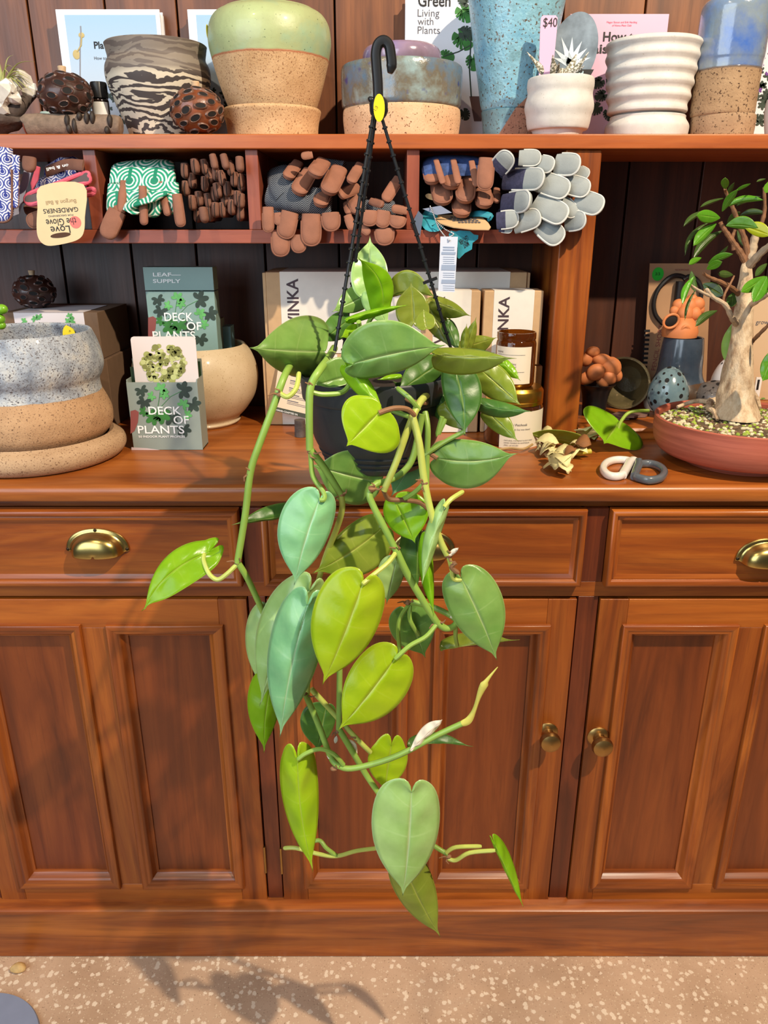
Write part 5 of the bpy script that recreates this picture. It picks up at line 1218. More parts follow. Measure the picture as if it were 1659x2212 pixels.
# ================================================================== hanging heart-leaf plant
HP = Thing('hanging_plant', 'trailing green heart-leaved plant in a black hanging pot with hook in front of the sideboard', 'plant')
blk = plain('black_plastic', srgb(44, 48, 52), .42, var=.08, scale=20, bump=.06)
blk2 = plain('black_hook_plastic', srgb(26, 27, 29), .38)
YP = .87
pm = pot_mb(812, 900, YP, [(1000, 96), (996, 104), (985, 112), (983, 110), (974, 117), (972, 115), (962, 123), (960, 121), (945, 130), (920, 139), (890, 147), (862, 152), (855, 153), (853, 158), (830, 161), (812, 163), (806, 162)], wall=.004, inner=.25)
pk = HP.add('pot', pm, blk, label='black ridged hanging pot')
ap = P(812, 900, YP); zr = zpx(806, YP); rr = 160*mpp(806, YP)
HP.add('soil', MB().lathe((ap.x, YP), [(0, zr-.012), (rr*.5, zr-.010), (rr*.955, zr-.016)], 40, .02), plain('dark_soil', srgb(40, 28, 20), .95, bump=.8, bscale=300))
YHK = .87
hk = cr([P(819, 242, YHK), P(817, 215, YHK), P(816, 180, YHK), P(813, 140, YHK), P(812, 115, YHK), P(817, 96, YHK), P(829, 89, YHK), P(840, 98, YHK), P(844, 118, YHK), P(846, 140, YHK), P(842, 158, YHK)], 5)
nn = len(hk)
HP.add('hook', MB().sweep(hk, [((.0052 if i > 3 else .0062)*(1 if i < nn-4 else .85-.12*(i-nn+4)), .0058*(1 if i < nn-4 else .9-.1*(i-nn+4))) for i in range(nn)], up=(0, -1, 0), n=12, e=3), blk2, label='black plastic hook')
m = MB().blob(P(818, 232, YHK), (.0105, .008, .011), 14, 10, dent=.04).blob(P(803, 216, YHK), (.0045, .004, .003), 10, 6, M=Matrix.Rotation(.5, 3, 'Y')); HP.add('hook_boss', m, blk2)
c = P(819, 233, YHK-.0095); sk_ = HP.add('price_sticker', MB().prism([(.0056*cos(2*pi*i/28), .0125*sin(2*pi*i/28)) for i in range(28)], c, X_, Z_, (0, .001, 0)), yellow, smooth=False, label='yellow price sticker')
HP.add('lettering', lettering(MB(), '1.3', c+Vector((-.003, -.0005, -.003)), (.5, 0, .87), (-.87, 0, .5), .003, nrm=(0, -1, 0), thick=.0003), black_ink, parent=sk_, smooth=False)
def wire(a, b):
    pts = [a*(1-i/60)+b*(i/60) for i in range(61)]
    m = MB().tube([a, b], .0018, 8); d = (b-a).normalized(); L = (b-a).length; n_ = int(L/.0135)
    for i in range(1, n_): q = a+d*(i*.0135); m.tube([q-d*.0009, q+d*.0008], .0030, 8)
    HP.add('hanger_wire', m, blk2)
top = P(818, 246, YHK)
wire(top+Vector((-.005, -.003, 0)), Vector((P(723, 758, YP-.066).x, YP-.066, zpx(758, YP-.066)))); wire(top+Vector((-.003, .004, 0)), Vector((P(736, 700, YP+.068).x, YP+.068, zr)))
wire(top+Vector((.002, 0, 0)), Vector((P(974, 752, YP).x, YP, zpx(752, YP))))
HP.add('wire_clip', MB().box(-.008, .008, -.003, .003, -.0015, .0015, Matrix.Translation(P(929, 606, YP))@Matrix.Rotation(-.35, 4, 'Y')), blk2)
LM = dict(D=L_dark, M=L_mid, C=L_cool, O=L_olive, Y=L_olive_y, L=L_lime, G=L_lime_g, S=L_sage)
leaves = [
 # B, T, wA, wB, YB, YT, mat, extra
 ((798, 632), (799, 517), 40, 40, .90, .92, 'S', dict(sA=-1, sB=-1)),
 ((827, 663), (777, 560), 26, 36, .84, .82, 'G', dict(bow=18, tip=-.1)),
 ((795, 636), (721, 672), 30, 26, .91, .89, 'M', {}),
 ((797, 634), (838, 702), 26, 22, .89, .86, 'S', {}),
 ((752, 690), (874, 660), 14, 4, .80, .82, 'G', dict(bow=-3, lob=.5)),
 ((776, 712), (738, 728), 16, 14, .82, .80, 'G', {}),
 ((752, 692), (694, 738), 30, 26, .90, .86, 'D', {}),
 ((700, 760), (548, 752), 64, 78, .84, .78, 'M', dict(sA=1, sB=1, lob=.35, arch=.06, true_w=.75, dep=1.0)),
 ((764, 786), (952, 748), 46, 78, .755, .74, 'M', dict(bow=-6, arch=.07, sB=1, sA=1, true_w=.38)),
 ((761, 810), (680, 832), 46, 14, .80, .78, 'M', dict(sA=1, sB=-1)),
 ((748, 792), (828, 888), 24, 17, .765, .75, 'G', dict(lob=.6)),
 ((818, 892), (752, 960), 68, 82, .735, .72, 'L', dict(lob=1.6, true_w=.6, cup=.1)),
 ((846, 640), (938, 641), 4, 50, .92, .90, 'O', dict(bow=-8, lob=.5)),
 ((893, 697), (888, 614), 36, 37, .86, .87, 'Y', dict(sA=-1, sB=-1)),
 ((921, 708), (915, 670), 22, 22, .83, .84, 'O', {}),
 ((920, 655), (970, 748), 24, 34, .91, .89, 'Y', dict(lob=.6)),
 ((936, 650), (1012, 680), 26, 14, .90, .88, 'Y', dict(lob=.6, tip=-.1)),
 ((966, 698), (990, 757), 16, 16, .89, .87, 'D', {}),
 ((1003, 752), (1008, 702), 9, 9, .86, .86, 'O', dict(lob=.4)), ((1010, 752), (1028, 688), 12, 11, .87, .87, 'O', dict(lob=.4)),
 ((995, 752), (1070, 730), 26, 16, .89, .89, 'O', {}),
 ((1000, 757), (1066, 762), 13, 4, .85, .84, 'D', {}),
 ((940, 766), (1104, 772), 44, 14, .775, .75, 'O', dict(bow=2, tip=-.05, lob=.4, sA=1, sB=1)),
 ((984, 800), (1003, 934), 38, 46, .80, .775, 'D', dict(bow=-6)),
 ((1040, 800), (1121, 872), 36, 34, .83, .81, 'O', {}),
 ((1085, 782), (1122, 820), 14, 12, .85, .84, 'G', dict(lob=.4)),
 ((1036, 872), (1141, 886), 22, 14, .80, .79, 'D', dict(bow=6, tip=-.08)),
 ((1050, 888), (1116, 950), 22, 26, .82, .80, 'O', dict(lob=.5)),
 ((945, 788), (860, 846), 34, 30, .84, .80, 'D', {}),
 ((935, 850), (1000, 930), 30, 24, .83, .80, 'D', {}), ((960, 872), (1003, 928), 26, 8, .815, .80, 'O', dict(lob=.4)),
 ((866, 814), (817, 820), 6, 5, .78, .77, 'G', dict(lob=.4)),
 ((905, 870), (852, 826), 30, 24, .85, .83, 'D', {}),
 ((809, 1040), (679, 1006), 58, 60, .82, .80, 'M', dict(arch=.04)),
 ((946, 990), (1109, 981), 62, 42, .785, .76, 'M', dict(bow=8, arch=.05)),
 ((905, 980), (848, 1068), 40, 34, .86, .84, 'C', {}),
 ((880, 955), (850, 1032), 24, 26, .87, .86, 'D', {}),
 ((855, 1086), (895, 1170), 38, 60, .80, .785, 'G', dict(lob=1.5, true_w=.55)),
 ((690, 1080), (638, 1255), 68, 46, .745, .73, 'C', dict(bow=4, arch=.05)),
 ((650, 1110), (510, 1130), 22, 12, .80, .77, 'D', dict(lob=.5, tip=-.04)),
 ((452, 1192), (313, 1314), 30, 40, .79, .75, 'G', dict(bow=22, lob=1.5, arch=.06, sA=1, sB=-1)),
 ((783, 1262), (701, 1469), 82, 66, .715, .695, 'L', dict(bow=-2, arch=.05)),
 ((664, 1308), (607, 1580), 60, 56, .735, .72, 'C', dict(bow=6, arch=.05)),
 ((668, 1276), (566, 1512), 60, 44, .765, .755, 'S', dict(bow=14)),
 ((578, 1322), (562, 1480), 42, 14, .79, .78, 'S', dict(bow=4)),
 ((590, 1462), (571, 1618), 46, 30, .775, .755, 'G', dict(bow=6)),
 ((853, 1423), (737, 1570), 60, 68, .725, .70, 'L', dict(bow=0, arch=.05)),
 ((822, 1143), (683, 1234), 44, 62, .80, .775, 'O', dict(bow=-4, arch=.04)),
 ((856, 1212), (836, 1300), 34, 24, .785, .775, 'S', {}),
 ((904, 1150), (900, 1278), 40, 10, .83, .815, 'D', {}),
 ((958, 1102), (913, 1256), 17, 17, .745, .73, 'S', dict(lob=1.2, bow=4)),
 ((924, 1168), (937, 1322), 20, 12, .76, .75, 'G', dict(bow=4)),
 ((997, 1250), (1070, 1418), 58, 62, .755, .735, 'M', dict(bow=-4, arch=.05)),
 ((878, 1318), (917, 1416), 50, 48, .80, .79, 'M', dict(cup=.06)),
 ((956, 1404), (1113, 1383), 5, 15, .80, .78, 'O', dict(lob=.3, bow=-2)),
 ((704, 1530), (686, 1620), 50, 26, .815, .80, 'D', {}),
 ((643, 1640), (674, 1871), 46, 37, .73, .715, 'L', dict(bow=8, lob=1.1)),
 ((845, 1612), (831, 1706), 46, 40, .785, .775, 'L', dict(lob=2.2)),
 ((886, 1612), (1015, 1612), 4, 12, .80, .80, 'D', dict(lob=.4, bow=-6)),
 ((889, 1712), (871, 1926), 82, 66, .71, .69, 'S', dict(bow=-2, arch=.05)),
 ((872, 1868), (947, 2016), 48, 40, .75, .735, 'O', dict(bow=4)),
 ((1070, 1826), (1128, 1953), 9, 16, .735, .715, 'G', dict(lob=1.3)),
]
for B, T, wA, wB, ya, yb, mk, kw in leaves:
    HP.add('leaf', leaf_mb(B, T, wA, wB, ya, yb, **kw), LM[mk], solid=.00045)
vg = plain('vine_green', srgb(138, 172, 74), .42, var=.12, scale=25); vy = plain('vine_yellow_green', srgb(184, 194, 92), .42, var=.12, scale=25)
node = plain('vine_node_brown', srgb(140, 100, 66), .7, var=.2); sheath = plain('pale_sheath', srgb(236, 222, 196), .55, var=.06)
def vine(name, pts, r0, r1, mat, n=5):
    pts = [(*p, .77) if len(p) == 2 else p for p in pts]
    pa = cr([P(*p) for p in pts], n); k_ = len(pa)
    return HP.add(name, MB().tube(pa, [(r0+(r1-r0)*i/(k_-1),)*2 for i in range(k_)], 10), mat)
vine('vine', [(642, 745, .87), (628, 785, .83), (612, 818, .785), (590, 880, .775), (560, 960, .77), (541, 1020, .77), (530, 1110, .77), (513, 1215, .77)], .0038, .0038, vg)
vine('vine', [(513, 1215, .77), (535, 1250, .775), (570, 1326, .79)], .0036, .0034, vg)
vine('vine', [(722, 752, .87), (708, 776, .82), (690, 800, .77), (672, 832, .76), (668, 880, .757), (669, 972, .755)], .0042, .0038, vg)
vine('vine', [(670, 972, .755), (700, 1010, .76), (737, 1069, .765)], .0040, .0036, vg); vine('vine', [(737, 1069, .765), (739, 1100, .77), (728, 1140, .78), (706, 1195, .79), (692, 1240, .79), (678, 1300, .785), (668, 1400, .78), (664, 1500, .77)], .0034, .0032, vy)
vine('vine', [(926, 850, .82), (905, 872, .78), (880, 930, .765), (855, 1000, .76), (829, 1060, .76)], .0040, .0036, vy)
vine('vine', [(890, 895, .765), (906, 960, .757), (916, 1035, .755), (932, 1110, .752), (950, 1165, .75), (966, 1198, .75)], .0040, .0036, vy)
vine('vine', [(912, 895, .79), (893, 985, .785), (870, 1020, .78), (840, 1038, .775), (812, 1046, .765), (798, 1066, .757), (806, 1092, .755), (828, 1135, .752), (856, 1190, .75)], .0036, .0036, vg)
vine('vine', [(856, 1190, .75), (880, 1240, .75), (915, 1300, .752), (944, 1345, .755)], .0042, .0038, vg)
vine('vine', [(944, 1345, .755), (962, 1357, .757), (980, 1353, .762), (990, 1338, .768)], .0040, .0036, vg)
vine('vine', [(918, 890, .80), (924, 930, .79), (922, 1000, .787), (921, 1075, .785)], .0034, .0030, vg)
vine('vine', [(734, 1420, .775), (733, 1500, .775), (732, 1575, .77)], .0036, .0036, vg); vine('vine', [(732, 1575, .77), (765, 1630, .765), (795, 1680, .765), (830, 1730, .76)], .0038, .0034, vg)
vine('vine', [(830, 1730, .76), (900, 1800, .755), (945, 1832, .75), (968, 1845, .745)], .0032, .0030, vg)
vine('vine', [(672, 1488, .785), (720, 1540, .78), (770, 1595, .775), (800, 1625, .78)], .0034, .003, vy)
vine('vine', [(660, 1500, .755), (690, 1570, .75), (712, 1630, .745), (728, 1652, .74), (760, 1660, .737), (830, 1643, .733), (885, 1620, .73), (940, 1590, .728), (998, 1563, .726)], .0036, .0034, vg)
vine('vine', [(888, 1300, .79), (930, 1310, .785), (965, 1325, .775), (988, 1340, .77)], .0034, .0034, vg)
PT = [([(605, 850, .775), (622, 857, .77), (640, 838, .775), (646, 805, .79)], vy), ([(676, 848, .762), (700, 852, .765), (740, 847, .775), (760, 822, .785), (761, 810, .80)], vg),
 ([(671, 978, .755), (676, 1028, .752), (698, 1062, .748), (700, 1078, .745), (690, 1080, .745)], vg), ([(818, 892, .735), (850, 882, .74), (880, 884, .75), (896, 898, .757)], node),
 ([(513, 1218, .77), (490, 1240, .765), (470, 1252, .765), (452, 1240, .77), (440, 1212, .78), (441, 1196, .788)], vy), ([(856, 1192, .75), (838, 1216, .735), (800, 1247, .72), (783, 1262, .713)], vy),
 ([(944, 1347, .755), (920, 1375, .74), (885, 1395, .73), (853, 1424, .722)], vg), ([(968, 1200, .75), (975, 1225, .752), (980, 1250, .755), (997, 1252, .756)], vy),
 ([(985, 1352, .765), (984, 1375, .775), (988, 1396, .79)], vg), ([(884, 1306, .79), (868, 1328, .785), (860, 1360, .782), (866, 1420, .78)], vg), ([(886, 1308, .79), (886, 1340, .785), (905, 1372, .79)], vg),
 ([(829, 1060, .76), (840, 1078, .77), (870, 1080, .775), (905, 1085, .785), (925, 1100, .79)], node), ([(915, 1045, .755), (890, 1068, .765), (855, 1086, .79)], vg),
 ([(945, 990, .785), (920, 975, .79), (895, 972, .785)], node), ([(1003, 932, .78), (960, 955, .785), (915, 985, .787)], vg), ([(812, 1046, .765), (820, 1042, .80), (810, 1040, .82)], vg),
 ([(922, 870, .80), (892, 868, .79), (858, 850, .80)], node), ([(905, 885, .775), (885, 860, .77), (858, 838, .78)], vg), ([(826, 880, .79), (870, 895, .78), (895, 905, .77)], vg),
 ([(742, 1652, .738), (720, 1628, .735), (690, 1618, .733), (660, 1628, .73), (643, 1641, .728)], vg), ([(968, 1855, .745), (985, 1858, .742), (1015, 1842, .738), (1070, 1837, .733)], vy),
 ([(964, 1842, .745), (985, 1830, .745), (1040, 1828, .748)], vy), ([(815, 1832, .76), (770, 1838, .755), (728, 1849, .75), (690, 1845, .75), (640, 1832, .752), (613, 1832, .755)], vy), ([(728, 1849, .75), (705, 1832, .75), (688, 1815, .755), (656, 1828, .755)], vg),
 ([(775, 695, .80), (778, 715, .81), (780, 740, .83)], vg), ([(818, 672, .84), (800, 690, .85), (790, 715, .86)], vg), ([(1008, 757, .86), (985, 770, .85), (950, 790, .85)], vg), ([(955, 900, .79), (945, 940, .79), (962, 905, .79)], vg),
 ([(960, 1095, .745), (975, 1078, .75), (1000, 1062, .765)], vy), ([(750, 1600, .77), (765, 1608, .772), (768, 1630, .77)], sheath), ([(985, 1215, .75), (975, 1225, .75), (990, 1238, .752)], node)]
for pts, mt in PT:
    pts = [p for p in pts]; pa = cr([P(*p) for p in pts], 5); HP.add('petiole', MB().tube(pa, [(.0026,)*2]*(len(pa)-1)+[(.0020,)*2], 8), mt)
for px, py, Y, r in ((605, 852, .775, 7), (669, 975, .755, 6), (737, 1068, .765, 8), (538, 1023, .77, 6), (513, 1216, .77, 7), (671, 840, .76, 6), (922, 852, .815, 7), (805, 1056, .757, 9), (917, 1044, .754, 7), (858, 1190, .75, 6), (968, 1200, .75, 8), (945, 1345, .755, 7), (880, 1302, .79, 8), (732, 1578, .77, 8), (722, 1660, .74, 8), (968, 1850, .745, 7), (770, 1597, .775, 6), (660, 1500, .755, 6)):
    m = MB().blob(P(px, py, Y), (r*.00052, r*.00052, r*.0004), 10, 7, dent=.08, seed=px)
    for q in range(2):
        an = R.uniform(0, 6.28); a = P(px, py, Y); m.tube([a, a+Vector((cos(an)*.007, -.003, sin(an)*.005)), a+Vector((cos(an+.4)*.012, -.004, sin(an+.4)*.008))], [(.0013,)*2, (.001,)*2, (.0005,)*2], 6)
    HP.add('node', m, node)
HP.add('new_shoot', MB().sweep(cr([P(998, 1563, .726), P(1012, 1556, .725), P(1024, 1535, .724), P(1036, 1500, .722), P(1050, 1472, .72), P(1075, 1441, .718)], 5), [(.0034+.0012*sin(i*.4), .003) for i in range(20)]+[(.0026, .0022), (.002, .0018), (.0015, .0013), (.0011, .001), (.0008, .0007), (.0004, .0004)], up=(0, -1, 0), n=10), plain('new_leaf_yellow', srgb(214, 206, 96), .5, var=.1), label='pale yellow unfurling shoot')
def sheath_mb(B, T, w_, Y): return leaf_mb(B, T, w_, w_, Y, Y-.004, shape=ELLIP, true_w=.3, quilt=.02)
HP.add('sheath', sheath_mb((886, 1622), (954, 1556), 12, .726), sheath, solid=.0006, label='papery cream sheath')
HP.add('sheath', sheath_mb((1000, 1326), (972, 1334), 6, .765), sheath, solid=.0006); HP.add('sheath', sheath_mb((966, 1205), (990, 1184), 5, .748), sheath, solid=.0006)
HP.add('sheath', sheath_mb((727, 1590), (724, 1606), 4, .765), sheath, solid=.0006); HP.add('sheath', sheath_mb((709, 1622), (711, 1640), 4, .745), sheath, solid=.0006)
HP.done()
# ================================================================== bonsai in a terracotta bowl
YN = 1.12
t = Thing('bonsai', 'small bonsai fig tree with exposed roots in a shallow terracotta bowl at the right end', 'bonsai')
terra = NT('terracotta'); v = terra.coord(0, (3, 3, 60)); terra.set(Base_Color=terra.ramp(terra.noise(v, 2.4, 4), [(.3, srgb(158, 78, 58)), (.7, srgb(190, 104, 80))]), Roughness=.62); terra.bump(terra.noise(v, 6, 3), .15, .001)
bp = pot_mb(1592, 996, YN, [(997, 112), (990, 117), (985, 122), (975, 160), (955, 176), (930, 182), (912, 182), (903, 183)], zbase=ZC_, wall=.006, inner=.5, n=96)
t.add('bowl', bp, terra.m, label='shallow terracotta bowl')
an = P(1592, 996, YN); zrim = zpx(903, YN); zso = zrim-.007; rso = 173*mpp(903, YN)
t.add('soil', MB().lathe((an.x, YN), [(0, zso+.010), (rso*.4, zso+.005), (rso, zso-.002), (rso*.8, zso-.012)], 56, .01), plain('bonsai_soil', srgb(96, 76, 54), .95, var=.4, scale=120, bump=.9, bscale=400))
def soil_pt(px, py): return PZ(px, py, zso+.004)
rr = random.Random(21)
peb = [plain('pebble_cream', srgb(206, 194, 160), .7, var=.15, scale=90), plain('pebble_green', srgb(150, 170, 60), .75, var=.25, scale=90), plain('pebble_brown', srgb(120, 92, 66), .8, var=.3, scale=90)]
m = MB()
for i in range(1250):
    a_ = rr.uniform(0, 6.28); q = rso*sqrt(rr.random())*.97; x, y = an.x+q*cos(a_), YN+q*sin(a_)
    z = zso+.010*(1-q/rso)**1.0 - .001; r = rr.uniform(.0018, .0040)
    m.mi(rr.choice((0, 0, 0, 1, 1, 2, 2))); m.blob((x, y, z), (r, r*.9, r*.75), 7, 5, dent=.08, seed=i)
t.add('gravel', m, peb, kind='stuff', label='cream and mossy gravel')
barkm = NT('pale_trunk_bark'); v = barkm.coord(0, (1, 1, .45))
barkm.set(Base_Color=barkm.ramp(barkm.noise(v, 90, 5, .65), [(.3, srgb(150, 116, 84)), (.52, srgb(206, 180, 146)), (.75, srgb(226, 208, 180))]), Roughness=.85); barkm.bump(barkm.noise(v, 150, 5, .7), .8, .003)
twig = plain('brown_twig', srgb(128, 88, 58), .7, var=.3, scale=90, bump=.5, bscale=300); twig_p = plain('pale_twig', srgb(186, 164, 136), .75, var=.2, scale=90, bump=.4, bscale=300)
tp = [(1590, 900, 52), (1590, 884, 45), (1590, 872, 40), (1589, 850, 36), (1592, 820, 32), (1597, 780, 28), (1602, 730, 23), (1606, 680, 19), (1608, 640, 17), (1611, 605, 14), (1612, 580, 12), (1614, 566, 9)]
pa = cr([P(x, y, YN) for x, y, r in tp], 5); rad = cr([(r*mpp(y, YN), 0, 0) for x, y, r in tp], 5)
m = MB(); rows = []
for p, r in zip(pa, rad):
    r = r.x; rows.append([p+Vector((r*(1+.07*sin(4*th+p.z*60)+.05*sin(7*th-p.z*110))*cos(th), r*(1+.07*sin(3*th+p.z*80))*sin(th), 0)) for th in [2*pi*i/28 for i in range(28)]])
m.grid(rows, True, False, True); t.add('trunk', m, barkm.m)
for pts in ([(1572, 868), (1552, 878), (1530, 884), (1520, 880)], [(1532, 884), (1528, 898), (1540, 908), (1549, 914)], [(1590, 872), (1575, 885), (1562, 893)], [(1602, 870), (1588, 886), (1570, 898)], [(1612, 868), (1608, 880), (1598, 890)], [(1560, 872), (1540, 886), (1500, 884), (1462, 886)], [(1622, 866), (1632, 880), (1640, 888)]):
    pa = cr([soil_pt(x, y)+Vector((0, 0, .013 if i < len(pts)-1 else .005)) for i, (x, y) in enumerate(pts)], 5); n_ = len(pa)
    t.add('root', MB().tube(pa, [(.0058*(1-.6*i/n_),)*2 for i in range(n_)], 8), barkm.m)
def br(pts, r0, r1, mat):
    pts = [(*p, YN) if len(p) == 2 else p for p in pts]; pa = cr([P(*p) for p in pts], 5); n_ = len(pa)
    t.add('branch', MB().tube(pa, [((r0+(r1-r0)*i/(n_-1))*.74*(1+.12*sin(i*2.1)),)*2 for i in range(n_)], 9), mat)
br([(1613, 575), (1602, 550), (1588, 530), (1573, 508), (1562, 492), (1556, 480)], .0066, .0034, twig)
br([(1616, 566), (1612, 530), (1600, 494), (1588, 462), (1577, 435), (1568, 415), (1566, 408, 1.11)], .0062, .0022, twig)
br([(1618, 572), (1624, 545), (1630, 515), (1636, 490)], .0095, .0060, twig_p)
br([(1630, 520), (1646, 480), (1652, 450), (1650, 405)], .005, .0024, twig)
br([(1620, 572, 1.10), (1640, 550, 1.08), (1668, 525, 1.06)], .0085, .005, twig_p)
br([(1585, 540), (1582, 515), (1588, 496)], .0040, .0028, twig)
br([(1597, 636), (1578, 620, 1.10), (1554, 608, 1.09), (1532, 599, 1.085), (1518, 590, 1.08)], .0052, .0026, twig)
br([(1590, 700, 1.10), (1580, 685, 1.08), (1566, 658, 1.07), (1540, 642, 1.065), (1526, 624, 1.06)], .0058, .0030, twig_p)
br([(1540, 642, 1.065), (1522, 634, 1.06), (1498, 620, 1.055), (1491, 614, 1.05)], .0030, .0018, twig_p)
br([(1562, 652, 1.07), (1566, 634, 1.07), (1578, 612, 1.075), (1586, 596, 1.08)], .0026, .0016, twig)
br([(1616, 662), (1638, 648, 1.09), (1662, 634, 1.07)], .0062, .004, twig_p)
br([(1622, 740), (1642, 720, 1.10), (1662, 700, 1.09)], .0042, .003, twig)
FG = leaf_mat('fig_leaf', srgb(74, 134, 26), srgb(100, 164, 40), srgb(150, 194, 80), rough=.25, trans=.3); FD = leaf_mat('fig_leaf_dark', srgb(52, 82, 30), srgb(72, 102, 40), srgb(120, 140, 70), rough=.35, trans=.25)
FY = leaf_mat('fig_leaf_yellow', srgb(176, 190, 20), srgb(204, 212, 40), srgb(224, 226, 90), rough=.28, trans=.45); FP = leaf_mat('fig_leaf_pale', srgb(160, 200, 96), srgb(176, 212, 112), srgb(200, 224, 150), trans=.4)
z4 = lambda x, y: (x/3.614+1200, y/3.614+320)
BL = [((1325, 320), (1325, 232), 26, 26, FG, 1.10, 0), ((1300, 495), (1420, 325), 26, 22, FG, 1.07, -8), ((1400, 340), (1522, 278), 12, 8, FG, 1.07, -5), ((1310, 392), (1130, 460), 12, 12, FD, 1.11, 6), ((1285, 545), (1103, 522), 42, 44, FG, 1.07, 0), ((1200, 580), (1012, 836), 14, 16, FD, 1.09, 42),
      ((1255, 590), (1078, 760), 34, 32, FG, 1.075, 8), ((1190, 490), (1000, 610), 18, 16, FD, 1.15, 18), ((1330, 606), (1578, 622), 22, 62, FG, 1.07, -10), ((1470, 610), (1680, 680), 34, 60, FY, 1.06, 0), ((1330, 460), (1620, 405), 20, 26, FG, 1.09, -30), ((1415, 450), (1600, 380), 14, 16, FD, 1.12, -12), ((1440, 525), (1640, 510), 14, 26, FD, 1.15, -14),
      ((1300, 645), (1078, 862), 26, 28, FD, 1.12, 24), ((1190, 905), (1382, 828), 16, 30, FG, 1.07, -6), ((1180, 945), (1298, 888), 26, 26, FG, 1.07, -4), ((1138, 856), (1042, 908), 22, 16, FG, 1.06, 0), ((1082, 1002), (992, 1215), 24, 20, FG, 1.05, 12), ((1205, 905), (1345, 765), 14, 14, FD, 1.13, 14), ((1060, 960), (1090, 1120), 24, 24, FD, 1.09, 0),
      ((1385, 990), (1270, 980), 24, 26, FD, 1.12, 0), ((1150, 1060), (1310, 1150), 46, 46, FD, 1.13, 0), ((1640, 1000), (1450, 1122), 34, 40, FG, 1.04, -6), ((1650, 1000), (1545, 1200), 42, 44, FG, 1.03, 0), ((1660, 1120), (1580, 1110), 30, 30, FG, 1.06, 0), ((1262, 1268), (1095, 1390), 22, 26, FD, 1.05, 16), ((1385, 1130), (1375, 1240), 38, 30, FD, 1.13, 0),
      ((1640, 240), (1570, 262), 8, 6, FD, 1.08, 0), ((1660, 265), (1640, 350), 16, 30, FG, 1.06, 0), ((1340, 600), (1440, 500), 20, 30, FD, 1.15, 0), ((1330, 395), (1395, 270), 14, 14, FD, 1.14, 0), ((1420, 640), (1500, 780), 26, 26, FD, 1.15, 0), ((1090, 1110), (1010, 1340), 8, 10, FD, 1.10, 10), ((1650, 900), (1560, 1000), 20, 22, FD, 1.09, 0), ((1690, 760), (1800, 800), 34, 30, FG, 1.05, 0), ((1700, 740), (1760, 620), 28, 30, FG, 1.08, 0), ((1630, 320), (1720, 250), 24, 24, FG, 1.11, 0), ((1680, 1130), (1790, 1090), 30, 32, FG, 1.05, 0), ((1680, 1360), (1780, 1420), 30, 28, FD, 1.08, 0)]
for B, T, a, b_, mt, Y, bow in BL:
    B, T = z4(*B), z4(*T); t.add('leaf', leaf_mb(B, T, a*1.22/3.614, b_*1.22/3.614, Y, Y-.02, bow=bow/3.614, shape=ELLIP, true_w=.22, quilt=.004, K=5, N=18), mt, solid=.0005)
t.add('leaf', leaf_mb((1583, 698), (1572, 788), 15, 12, 1.135, 1.135, shape=ELLIP, true_w=.3, quilt=.003), FP, solid=.0005)
t.add('leaf', leaf_mb((1672, 752), (1648, 822), 12, 22, 1.05, 1.04, shape=ELLIP, true_w=.3), FG, solid=.0005)
for px, py in ((1497, 892), (1508, 897), (1552, 894), (1576, 903), (1590, 910), (1566, 912), (1625, 882), (1645, 868), (1580, 882), (1636, 900)):
    c = soil_pt(px, py)+Vector((0, 0, .004))
    for q in range(3):
        d = Vector((cos(q*2.1+px), sin(q*2.1+px)*.7, .25)).normalized()*.0065; sd = d.cross(Z_).normalized()*.0035
        m = MB(); m.v += [c, c+d*.6+sd, c+d+sd*.4, c+d+sd*-.4, c+d*.6-sd]; m.face(0, 1, 2, 3, 4); t.add('weed_leaf', m, L_dark, solid=.0003, smooth=False)
t.done()
# ================================================================== things in the right bay of the hutch
ZR = ZC+.0185
t = Thing('kraft_card', 'tall kraft backing card with a green sticker holding black looped cord at the back', 'card pack')
Y = 1.468; q = [P(1384, 878, Y), P(1522, 878, Y), P(1536, 569, Y), P(1404, 569, Y)]; zo = ZR-min(p.z for p in q)
kc = t.add('card', MB().prism([(p.x, max(p.z, ZR)) for p in q], (0, Y, 0), X_, Z_, (0, .002, 0)), plain('shaded_kraft', srgb(172, 132, 96), .7, var=.05), smooth=False)  # kraft colour darkened to stand for the shade of the bay
cordm = plain('black_cord', srgb(28, 26, 26), .5)
arc = [(1482, 601), (1470, 596), (1455, 596), (1438, 606), (1420, 628), (1412, 655), (1416, 680), (1432, 700)]
t.add('cord', MB().tube(cr([P(x, y, Y-.006) for x, y in arc], 5), .0042, 8), cordm); t.add('cord', MB().tube(cr([P(x, y, Y-.006) for x, y in ((1476, 604), (1490, 597), (1506, 606), (1515, 625), (1512, 650))], 5), .0042, 8), cordm)
t.add('handle', MB().tube([P(1470, 608, Y-.008), P(1464, 655, Y-.008)], .008, 10), cordm)
c = P(1421, 592, Y)+Vector((0, -.0008, 0)); sk_ = t.add('price_sticker', MB().prism([(.0105*cos(i*pi/14), .0118*sin(i*pi/14)) for i in range(28)], c, X_, Z_, (0, .0006, 0)), plain('green_sticker', srgb(40, 190, 50), .5), parent=kc, smooth=False)
t.add('lettering', lettering(MB(), '3/3', c+Vector((-.005, -.0004, -.002)), X_, Z_, .005, nrm=(0, -1, 0), thick=.0003), black_ink, parent=sk_, smooth=False)
txt(t, 'MICROPHONES', 1458, 585, 4, Y, rose, kc, 30); 
m = MB()
for i in range(11): flat(m, [(1392-i*.75, 712+i*9.8), (1404-i*.75, 712+i*9.8), (1404-i*.75, 717+i*9.8), (1392-i*.75, 717+i*9.8)], Y-.0004)
t.add('barcode', m, black_ink, parent=kc, smooth=False, kind='stuff')
